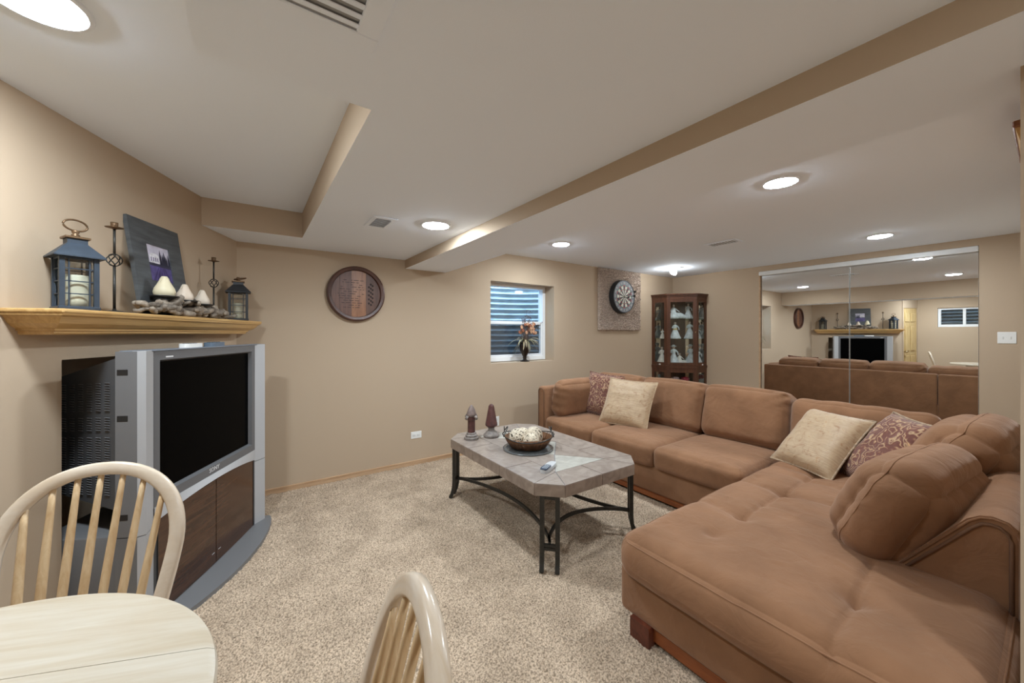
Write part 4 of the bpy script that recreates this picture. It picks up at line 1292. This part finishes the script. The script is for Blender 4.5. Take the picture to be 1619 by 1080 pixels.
# ------------------------------------------------------------------ vase with dried flowers on the sill
va = thing('flower_vase', 'dark urn of dried red berries and drooping leaves on the window sill', 'vase', (2.97, 3.985, WZ0), 0)
MB().lathe([(0, 0), (.062, 0), (.064, .008), (.045, .014), (.03, .022), (.022, .035), (.028, .052), (.024, .062), (.034, .085), (.055, .125), (.069, .17), (.072, .205), (.066, .225), (.056, .235), (.06, .245), (.054, .245), (.05, .232), (.06, .2), (.0, .12)], 28).obj('urn', plain('dark bronze urn', (.028, .018, .013, 1), .35, .3, .3, 30), va, True)
LEAF = [plain('olive leaf', (.16, .15, .075, 1), .6, var=.4, scale=30), plain('straw leaf', (.36, .30, .17, 1), .6, var=.3, scale=30), plain('brown leaf', (.12, .085, .05, 1), .6, var=.3, scale=30)]
rnd = random.Random(21)
def leafblade(p, az, ln, rise, drop, w):
    vs = []; fs = []; n = 10
    for i in range(n + 1):
        t_ = i / n
        r = ln * t_; z = rise * t_ - drop * t_ * t_
        q = p + Vector((math.cos(az) * r, math.sin(az) * r, z)); sd = Vector((-math.sin(az), math.cos(az), 0)) * w * math.sin(PI * (.08 + .9 * t_)) ** .8
        vs += [q - sd, q + Vector((0, 0, w * .35)), q + sd]
        if i: o = (i - 1) * 3; fs += [(o, o + 1, o + 4, o + 3), (o + 1, o + 2, o + 5, o + 4)]
    return MB().add(vs, fs)
for k in range(46):
    az = 2 * PI * k / 46 * 3.0 + rnd.uniform(-.2, .2)
    if math.sin(az) > .3: ln = rnd.uniform(.04, .085)
    else: ln = rnd.uniform(.12, .23)
    leafblade(Vector((0, 0, .24)), az, ln, rnd.uniform(.12, .24), rnd.uniform(.17, .30), rnd.uniform(.007, .013)).obj('leaf', LEAF[k % 3], va, True)
STEM = plain('dry stem', (.13, .085, .06, 1), .8); BERRY = [plain('rust bloom', (.30, .10, .05, 1), .6, var=.4, scale=40), plain('peach bloom', (.52, .28, .16, 1), .6, var=.4, scale=40), plain('berry maroon', (.10, .04, .035, 1), .5)]
for k in range(40):
    az = rnd.uniform(-PI, 0.25); ln = rnd.uniform(.04, .17); hgt = rnd.uniform(.13, .27)
    tall = k % 4 == 0
    if tall: hgt = rnd.uniform(.30, .43); ln = rnd.uniform(.03, .15)
    if k == 1: az, ln, hgt = 0.12, .30, .27; tall = True
    if math.sin(az) > 0: ln = min(ln, .30)
    pts = [Vector((math.cos(az) * ln * t_ ** 1.4, math.sin(az) * ln * t_ ** 1.4 * .6, .235 + hgt * t_)) for t_ in [i / 7 for i in range(8)]]
    s_ = MB().tube(pts, .0017, 5).obj('stem', STEM, va)
    if tall:
        b = MB()
        for i in range(9):
            q = pts[4 + i % 4] + Vector((rnd.gauss(0, .014), rnd.gauss(0, .01), rnd.gauss(0, .014))); b.ball(q, rnd.uniform(.004, .008), 6)
        b.obj('berries', BERRY[2], s_, True, props={'kind': 'stuff'})
    else:
        q = pts[-1]; b = MB()
        for i in range(6):
            a = 2 * PI * i / 6; b.ball(q + Vector((.012 * math.cos(a), -.004, .012 * math.sin(a))), .0105, 6, (1, .55, 1))
        b.ball(q, .008, 6)
        b.obj('bloom', BERRY[k % 2], s_, True)

# ------------------------------------------------------------------ carpet panel, dartboard, darts
def shag_panel():
    x0, x1, z0, z1 = 4.28, 5.25, 1.465, ZH - .003
    nx, nz = 150, 146
    rng = np.random.default_rng(8); vs = []; fs = []
    for j in range(nz):
        for i in range(nx):
            e = min(i, nx - 1 - i, j, nz - 1 - j)
            dd = .045 + rng.uniform(-.014, .014) if e > 0 else .006
            x = x0 + (x1 - x0) * i / (nx - 1) + (rng.normal(0, .0025) if e else rng.normal(0, .004)); z = z0 + (z1 - z0) * j / (nz - 1) + (rng.normal(0, .0025) if e else (-abs(rng.normal(0, .008)) if j == 0 else 0))
            vs.append((x - 4.765, -dd, z - 1.94))
    for j in range(nz - 1):
        for i in range(nx - 1): fs.append((j * nx + i, j * nx + i + 1, (j + 1) * nx + i + 1, (j + 1) * nx + i))
    return MB().add(vs, fs)
cp = thing('carpet_panel', 'shaggy grey-beige carpet square mounted behind the dartboard', 'wall panel', (4.765, YW, 1.94))
shag_panel().obj('shag_pile', plain('grey beige shag', (.52, .43, .365, 1), .95, var=.42, scale=60), cp, props={'kind': 'stuff'})
MB().box(-.475, .475, -.006, 0, -.465, .465).obj('backing_board', plain('board', (.2, .15, .1, 1), .8), cp)
db = thing('dartboard', 'round dartboard in a dark ring on the shaggy carpet square', 'dartboard', (4.725, YW - .058, 1.98))
Rd = .245
MB().lathe([(0, 0), (Rd + .012, 0), (Rd + .014, .03), (Rd + .004, .085), (Rd - .004, .085), (Rd - .004, .078), (0, .078)], 64).xform(RX).obj('board_body', plain('black board', (.02, .021, .024, 1), .6), db, True, 40)
DRED, DGRN, DBLK, DCRM, DRNG = plain('dart red', (.36, .05, .05, 1), .7), plain('dart green', (.05, .12, .07, 1), .7), plain('dart black', (.06, .058, .058, 1), .7), plain('dart cream', (.62, .58, .49, 1), .7), plain('number ring grey', (.17, .18, .20, 1), .6)
def annulus(r0, r1, a0, a1, y, n=4):
    vs = []; fs = []
    for i in range(n + 1):
        a = a0 + (a1 - a0) * i / n
        vs += [(r0 * math.sin(a), -y, r0 * math.cos(a)), (r1 * math.sin(a), -y, r1 * math.cos(a)), (r0 * math.sin(a), -y + .001, r0 * math.cos(a)), (r1 * math.sin(a), -y + .001, r1 * math.cos(a))]
    for i in range(n):
        o = i * 4; fs += [(o, o + 1, o + 5, o + 4), (o + 2, o + 6, o + 7, o + 3), (o + 1, o + 3, o + 7, o + 5), (o, o + 4, o + 6, o + 2)]
    fs += [(0, 2, 3, 1), (n * 4, n * 4 + 1, n * 4 + 3, n * 4 + 2)]
    return MB().add(vs, fs)
annulus(.176, Rd - .005, 0, 2 * PI, .0795, 60).obj('number_ring', DRNG, db)
NUMS = [20, 1, 18, 4, 13, 6, 10, 15, 2, 17, 3, 19, 7, 16, 8, 11, 14, 9, 12, 5]
for k in range(20):
    a0, a1 = (k - .5) * PI / 10, (k + .5) * PI / 10
    odd = k % 2
    annulus(.018, .105, a0, a1, .080, 2).obj('segment', DCRM if odd else DBLK, db)
    annulus(.105, .116, a0, a1, .0803, 2).obj('treble_ring', DGRN if odd else DRED, db)
    annulus(.116, .164, a0, a1, .080, 2).obj('segment', DCRM if odd else DBLK, db)
    annulus(.164, .176, a0, a1, .0803, 2).obj('double_ring', DGRN if odd else DRED, db)
    a = k * PI / 10
    lettering(str(NUMS[k]), .042, T(.207 * math.sin(a), -.081, .207 * math.cos(a)) @ Matrix.Rotation(a, 4, 'Y') @ Matrix.Rotation(PI / 2, 4, 'X'), DCRM, db, 'number')
annulus(.007, .018, 0, 2 * PI, .0805, 24).obj('outer_bull', DGRN, db); annulus(0.0, .007, 0, 2 * PI, .081, 12).obj('bullseye', DRED, db)
for i, (x, z, lb) in enumerate(((-.05, -.02, 'dart stuck in the dartboard below the bull'), (.10, .07, 'dart stuck in the dartboard near the outer ring, higher of the pair'), (.09, .005, 'dart stuck in the dartboard near the outer ring, lower of the pair'))):
    t = thing('dart', lb, 'dart', (4.725 + x, YW - .058 - .081, 1.98 + z))
    MB().tube([(0, .015, 0), (0, -.025, 0), (0, -.03, 0), (0, -.075, 0), (0, -.085, 0), (0, -.105, 0)], [.001, .0012, .0035, .0035, .002, .002], 8).obj('barrel', IRON, t, True)
    for k in range(2): MB().box(-.016, .016, -.135, -.10, -.0005, .0005).xform(Matrix.Rotation(k * PI / 2 + .4, 4, 'Y')).obj('flight', BLACK, t)

# ------------------------------------------------------------------ corner curio cabinet
cc = thing('curio_cabinet', 'dark cherry corner curio cabinet with glass doors and porcelain figures', 'cabinet', (XM, YW, 0))
PENT = [(-.002, -.002), (-.615, -.002), (-.60, -.275), (-.275, -.60), (-.002, -.615)]
def grow(k): return [(-.002, -.002), (-.615 - k, -.002), (-.60 - k * 1.1, -.275 - k * .6), (-.275 - k * .6, -.60 - k * 1.1), (-.002, -.615 - k)]
ZT2 = 2.065
MB().prism(grow(.015), ZT2 - .045, ZT2 - .02).prism(grow(.03), ZT2 - .02, ZT2).prism(grow(.004), ZT2 - .085, ZT2 - .045).obj('crown', DARKW, cc)
MB().prism(grow(.012), .845, .885).prism(grow(.003), .82, .845).obj('waist_rail', DARKW, cc)
MB().prism(grow(.01), 0, .1).obj('plinth', DARKW, cc)
MB().prism(PENT, .1, .12).obj('bottom_shelf', DARKW, cc)
# face frames: stiles at the corners, rails
def bar(b, p, q, z0, z1, w, tck=.02):
    p, q = Vector((*p, 0)), Vector((*q, 0)); a = math.atan2(q.y - p.y, q.x - p.x); ln = (q - p).length
    return b.box(0, ln, -.0, tck, z0, z1, T(p.x, p.y, 0) @ Rz(a))
sides = [(PENT[1], PENT[2], 'side_frame'), (PENT[2], PENT[3], 'door'), (PENT[3], PENT[4], 'side_frame')]
CGL = glass('cabinet glass', (.94, .96, .95, 1), .05)
for p, q, nm in sides:
    P_, Q_ = Vector(p), Vector(q); d = (Q_ - P_); ln = d.length; d.normalize()
    sw = .055 if nm == 'door' else .05
    for z0, z1 in ((.885, ZT2 - .085), (.12, .82)):
        b = MB()
        bar(b, p, P_ + d * sw, z0, z1, 0); bar(b, Q_ - d * sw, q, z0, z1, 0)
        bar(b, P_ + d * sw, Q_ - d * sw, z0, z0 + .05, 0); bar(b, P_ + d * sw, Q_ - d * sw, z1 - .05, z1, 0)
        fo = b.obj(nm, DARKW, cc)
        bb = MB(); bar(bb, P_ + d * sw, Q_ - d * sw, z0 + .05, z1 - .05, 0, .004); bb.obj('pane', CGL, fo)
        if nm == 'door':
            mid = Q_ - d * .025; MB().ball((mid.x - .012, mid.y - .012, (z0 + z1) / 2), .011, 10).obj('knob', plain('brass knob', (.45, .35, .18, 1), .3, 1), fo, True)
b = MB().box(-.60, -.005, -.012, -.004, .12, ZT2 - .08); b.obj('back_mirror', MIRROR, cc)
b = MB().box(-.012, -.004, -.60, -.02, .12, ZT2 - .08); b.obj('back_mirror', MIRROR, cc)
MB().box(-.16, -.012, -.16, -.012, .12, ZT2 - .085).obj('corner_panel', DARKW, cc)
SHG = glass('shelf glass', (.86, .95, .93, 1), .10)
inner = [(-.02, -.02), (-.585, -.02), (-.575, -.265), (-.265, -.575), (-.02, -.585)]
SHZ = [.885, 1.325, 1.66]
MB().prism(PENT, .84, .887).obj('deck', DARKW, cc)
for z in SHZ[1:]: MB().prism(inner, z - .008, z).obj('glass_shelf', SHG, cc)
MB().prism(inner, .50, .508).obj('glass_shelf', SHG, cc)
PORC = [plain('blue white porcelain', (.72, .77, .82, 1), .2, var=.2, scale=22), plain('ivory porcelain', (.80, .77, .72, 1), .2, var=.12, scale=22), plain('grey porcelain', (.58, .62, .66, 1), .2, var=.25, scale=22)]
SKINP = plain('porcelain face', (.60, .47, .40, 1), .3); HAIRP = plain('porcelain hair', (.22, .16, .12, 1), .4); YELP = plain('yellow sash', (.62, .48, .20, 1), .4)
def figurine(label, x, y, z, h, rz, mat, pose='stand', hat=False, sash=False, r=.3):
    t = thing('porcelain_figurine', label, 'figurine', (XM + x, YW + y, z + .0005), rz, 'porcelain figurines in the curio cabinet')
    k = h
    if pose == 'stand':
        MB().lathe([(0, 0), (r * .95 * k, 0), (r * k, .03 * k), (r * .86 * k, .12 * k), (r * .62 * k, .3 * k), (r * .36 * k, .5 * k), (.075 * k, .58 * k), (.10 * k, .66 * k), (.115 * k, .74 * k), (.085 * k, .79 * k), (.04 * k, .81 * k)], 28, wave=.06, wn=9).obj('gown', mat, t, True)
        arms = [[(-.10 * k, 0, .74 * k), (-.17 * k, -.05 * k, .62 * k), (-.06 * k, -.13 * k, .60 * k)], [(.10 * k, 0, .74 * k), (.19 * k, -.03 * k, .63 * k), (.20 * k, -.08 * k, .50 * k)]]
        hz = .885 * k; hxx = 0
    else:
        vs = MB().lathe([(0, 0), (.30 * k, 0), (.34 * k, .05 * k), (.28 * k, .22 * k), (.16 * k, .42 * k), (.12 * k, .52 * k), (.13 * k, .64 * k), (.08 * k, .72 * k), (.04 * k, .75 * k)], 24, (-.18 * k, 0, 0), wave=.06, wn=7)
        vs.tube([(-.1 * k, 0, .2 * k), (.2 * k, -.02 * k, .20 * k), (.5 * k, 0, .12 * k), (.72 * k, 0, .07 * k)], [.2 * k, .19 * k, .12 * k, .05 * k], 14)
        vs.obj('gown', mat, t, True)
        arms = [[(-.28 * k, 0, .66 * k), (-.36 * k, -.04 * k, .5 * k), (-.30 * k, -.1 * k, .40 * k)], [(-.08 * k, 0, .66 * k), (.04 * k, -.06 * k, .52 * k), (.16 * k, -.08 * k, .44 * k)]]
        hz = .84 * k; hxx = -.18 * k
    for a in arms: MB().tube(a, [.038 * k, .032 * k, .022 * k], 8).obj('arm', mat, t, True)
    MB().ball((hxx, 0, hz), .068 * k, 12, (.9, 1, 1.15)).obj('head', SKINP, t, True)
    MB().ball((hxx, .022 * k, hz + .018 * k), .076 * k, 12, (1, .95, 1.05)).obj('hair', HAIRP if not hat else mat, t, True)
    if hat: MB().lathe([(.15 * k, 0), (.155 * k, .01 * k), (.08 * k, .03 * k), (.06 * k, .08 * k), (0, .09 * k)], 16, (hxx, .01 * k, hz + .05 * k)).obj('hat', mat, t, True)
    if sash: MB().lathe([(.12 * k, .5 * k), (.125 * k, .54 * k), (.10 * k, .60 * k)], 18).obj('sash', YELP, t, True)
    return t
ZA = SHZ
q45 = -PI / 4
figurine('reclining porcelain lady on the top glass shelf', -.36, -.30, ZA[2], .26, q45, PORC[0], 'recline')
figurine('slim grey porcelain figure behind the door edge on the top glass shelf', -.22, -.42, ZA[2], .26, q45, PORC[2])
figurine('porcelain lady with yellow sash on the middle glass shelf', -.39, -.29, ZA[1], .29, q45, PORC[0], sash=True, r=.32)
figurine('grey porcelain lady beside the yellow-sashed one on the middle shelf', -.21, -.44, ZA[1], .30, q45, PORC[2])
figurine('small porcelain child at the side window of the middle shelf', -.52, -.14, ZA[1], .17, q45, PORC[1])
figurine('bonneted porcelain lady on the cabinet deck', -.40, -.27, ZA[0] + .002, .33, q45, PORC[0], hat=True)
figurine('seated porcelain lady beside the bonneted one on the cabinet deck', -.30, -.36, ZA[0] + .002, .21, q45, PORC[1], 'recline')
figurine('tall porcelain figure with wide hat on the cabinet deck', -.20, -.45, ZA[0] + .002, .34, q45, PORC[2], hat=True)
figurine('ivory porcelain lady behind the window-side glass on the cabinet deck', -.52, -.13, ZA[0] + .002, .31, q45, PORC[1])
figurine('porcelain lady behind the mirror-side glass on the cabinet deck', -.12, -.53, ZA[0] + .002, .28, q45, PORC[0])
figurine('small porcelain figure behind the mirror-side glass on the middle shelf', -.12, -.53, ZA[1], .20, q45, PORC[2])
for i, (x, y, m) in enumerate(((-.40, -.30, plain('rose china', (.45, .30, .30, 1), .3, var=.5, scale=40)), (-.27, -.40, plain('crimson china', (.35, .02, .05, 1), .3, var=.4, scale=40)))):
    t = thing('china_bowl', ('mottled rose' if i == 0 else 'crimson') + ' china bowl of flowers in the lower part of the curio cabinet', 'bowl', (XM + x, YW + y, .5085 + .0))
    MB().lathe([(0, 0), (.04, 0), (.05, .02), (.075, .08), (.08, .11), (.07, .11), (.0, .06)], 20).obj('bowl', PORC[0], t, True)
    for k in range(9):
        a = k * 2.4; rr = .055 * math.sqrt(k / 9)
        MB().ball((rr * math.cos(a), rr * math.sin(a), .135 + .02 * (1 - k / 9)), .03, 8).obj('blossom', m, t, True)

# ------------------------------------------------------------------ crown shelf on the partition wall
sh = thing('wall_shelf', 'small oak crown shelf high on the partition wall', 'shelf', (2.95, .0502, 2.205))
MB().bbox(-.30, .30, 0, .052, .085, .112, .004, 1).obj('shelf_board', wood('reddish oak cap', L(140, 88, 52), L(104, 60, 34), (3, 40, 40), .4), sh)
vs = [(-.285, 0, .085), (-.285, .045, .085), (-.27, 0, 0), (-.27, .026, 0), (.285, 0, .085), (.285, .045, .085), (.27, 0, 0), (.27, .026, 0)]
MB().add(vs, [(0, 2, 3, 1), (4, 5, 7, 6), (1, 3, 7, 5), (2, 6, 7, 3), (0, 1, 5, 4)]).obj('crown_moulding', OAK, sh)

# ------------------------------------------------------------------ dining table and chairs
dt = thing('dining_table', 'round bleached-wood drop-leaf dining table', 'table', (-.59, .955, 0), math.radians(-22.5))
RT, ZD = .535, .748
def disc_part(x0, x1, name, flip=False):
    """slice of the round top between y=x0..x1 in table frame, rounded edge"""
    vs = []; fs = []; n = 40
    rings = [(RT - .012, ZD - .030), (RT - .003, ZD - .026), (RT, ZD - .014), (RT - .004, ZD - .004), (RT - .016, ZD)]
    pts = []
    a0, a1 = math.asin(max(-1, x0 / RT)), math.asin(min(1, x1 / RT))
    b = MB()
    for r, z in rings:
        row = []
        ya, yb = max(x0, -r + 1e-5), min(x1, r - 1e-5)
        for i in range(n + 1):
            y = ya + (yb - ya) * (1 - math.cos(PI * i / n)) / 2; row.append((math.sqrt(max(0, r * r - y * y)), y, z))
        for i in range(n + 1):
            y = row[n - i][1]; row.append((-math.sqrt(max(0, r * r - y * y)), y, z))
        pts.append(row)
    m = len(pts[0])
    vs = [p for row in pts for p in row]
    for k in range(len(rings) - 1):
        for i in range(m):
            j = (i + 1) % m; fs.append((k * m + i, k * m + j, (k + 1) * m + j, (k + 1) * m + i))
    fs.append(tuple(range(m))[::-1]); fs.append(tuple((len(rings) - 1) * m + i for i in range(m)))
    return b.add(vs, fs).obj(name, TOPW, dt, True, 30)
disc_part(-RT, -.2680, 'drop_leaf'); disc_part(-.2665, .2665, 'tabletop'); disc_part(.2680, RT, 'drop_leaf')
MB().box(-.3, .3, -.22, .22, ZD - .10, ZD - .032).obj('apron', CHAIRW, dt)
MB().lathe([(.10, .12), (.105, .16), (.06, .2), (.045, .3), (.06, .45), (.045, .55), (.07, .62), (.09, .65)], 24).obj('pedestal', CHAIRW, dt, True)
for k in range(4):
    a = PI / 4 + k * PI / 2
    MB().strip([(math.cos(a) * r, math.sin(a) * r, z) for r, z in ((.05, .17), (.15, .13), (.27, .06), (.36, .025))], .05, .045).obj('foot', CHAIRW, dt)

def make_chair(label):
    t = thing('windsor_chair', label, 'chair', (0, 0, 0), 0, 'bow-back dining chairs')
    # seat: saddle shape ; front = +y
    zs_ = .45
    vs = []; fs = []; nr, na = 7, 36
    def rad(a): return 1 / ((abs(math.cos(a)) / .215) ** 2.6 + (abs(math.sin(a)) / .205) ** 2.6) ** (1 / 2.6)
    rows = [(.0, zs_ - .012), (.4, zs_ - .012), (.7, zs_ - .008), (.93, zs_), (1.0, zs_ - .01), (1.0, zs_ - .025), (.9, zs_ - .038), (0, zs_ - .038)]
    for k, z in rows:
        for i in range(na):
            a = 2 * PI * i / na; r = rad(a) * max(k, .001); vs.append((r * math.cos(a), r * math.sin(a), z))
    for k in range(len(rows) - 1):
        for i in range(na):
            j = (i + 1) % na; fs.append((k * na + i, (k + 1) * na + i, (k + 1) * na + j, k * na + j)[::-1])
    MB().add(vs, fs).obj('seat', CHAIRW, t, True, 50)
    # bow
    w0, w1, hb, lean_ = .165, .215, .535, .24
    def bow(u):           # u -1..1 from one foot over the top
        a = u * 1.12 * PI / 2 * 1.08
        s = abs(u)
        ang = (1 - s) * PI / 2
        # lower part straight, upper part elliptical
        if s > .55:
            q = (s - .55) / .45
            x = w1 + (w0 - w1) * q ** 1.3; z = .30 * (1 - q)
        else:
            th_ = s / .55 * PI / 2
            x = w1 * math.sin(th_) ** .92; z = .30 + (hb - .30) * math.cos(th_) ** .9
        return Vector((math.copysign(x, u), -.165 - lean_ * (z / hb) * .62, zs_ - .01 + z))
    pts = [bow(-1 + 2 * i / 60) for i in range(61)]
    vs = []; fs = []; m = 61; ns = 12
    nrm = Vector((0, -hb, -lean_ * .62)).normalized() if False else Vector((0, 1, lean_ * .62 / hb)).normalized()
    for i, p in enumerate(pts):
        d = (pts[min(i + 1, m - 1)] - pts[max(i - 1, 0)]).normalized(); side = d.cross(nrm).normalized()
        for k in range(ns):
            a = 2 * PI * k / ns
            sa = math.copysign(abs(math.cos(a)) ** .6, math.cos(a)); sb_ = math.copysign(abs(math.sin(a)) ** .6, math.sin(a))
            vs.append(p + side * .0205 * sa + nrm * .0155 * sb_)
    for i in range(m - 1):
        for k in range(ns):
            k2 = (k + 1) % ns; fs.append((i * ns + k, i * ns + k2, (i + 1) * ns + k2, (i + 1) * ns + k))
    fs += [tuple(range(ns)), tuple((m - 1) * ns + k for k in range(ns))[::-1]]
    MB().add(vs, fs).obj('bow', CHAIRW, t, True)
    # spindles
    for k in range(7):
        v_ = (k - 3) / 3
        x0 = v_ * .125; x1 = v_ * .165
        # height of the bow at x1
        th_ = math.asin(min(1, (abs(x1) / w1)) ** (1 / .92)); z = .30 + (hb - .30) * math.cos(th_) ** .9 - .012
        p0 = Vector((x0, -.165, zs_ - .01)); p1 = Vector((x1, -.165 - lean_ * (z / hb) * .62, zs_ - .01 + z))
        ps = [p0.lerp(p1, q / 8) for q in range(9)]
        MB().tube(ps, [.0095, .0105, .0115, .0118, .0115, .0108, .0098, .0088, .0078], 8, up=(0, 1, 0)).obj('spindle', SPINW, t, True)
    for sx in (-1, 1):
        for sy in (-1, 1):
            p0 = Vector((sx * .14, sy * .13, zs_ - .03)); p1 = Vector((sx * .20, sy * .19, 0))
            MB().tube([p0.lerp(p1, q / 8) for q in range(9)], [.014, .016, .019, .017, .013, .017, .019, .015, .011], 10).obj('leg', CHAIRW, t, True)
        a, b_ = Vector((sx * .175, -.165, .19)), Vector((sx * .175, .165, .19))
        MB().tube([a.lerp(b_, q / 6) for q in range(7)], [.008, .010, .013, .014, .013, .010, .008], 8).obj('stretcher', CHAIRW, t, True)
    MB().tube([(-.175, 0, .19), (0, 0, .19), (.175, 0, .19)], [.009, .013, .009], 8).obj('stretcher', CHAIRW, t, True)
    return t
chair = make_chair('pale bow-back wooden chair between the dining table and television')
place(chair, (-.465, 1.475, 0), math.radians(168))
chair2 = copytree(chair)
chair2['label'] = 'pale bow-back wooden chair whose top rises at the bottom edge of the view'
place(chair2, (-.075, .635, 0), math.radians(80))
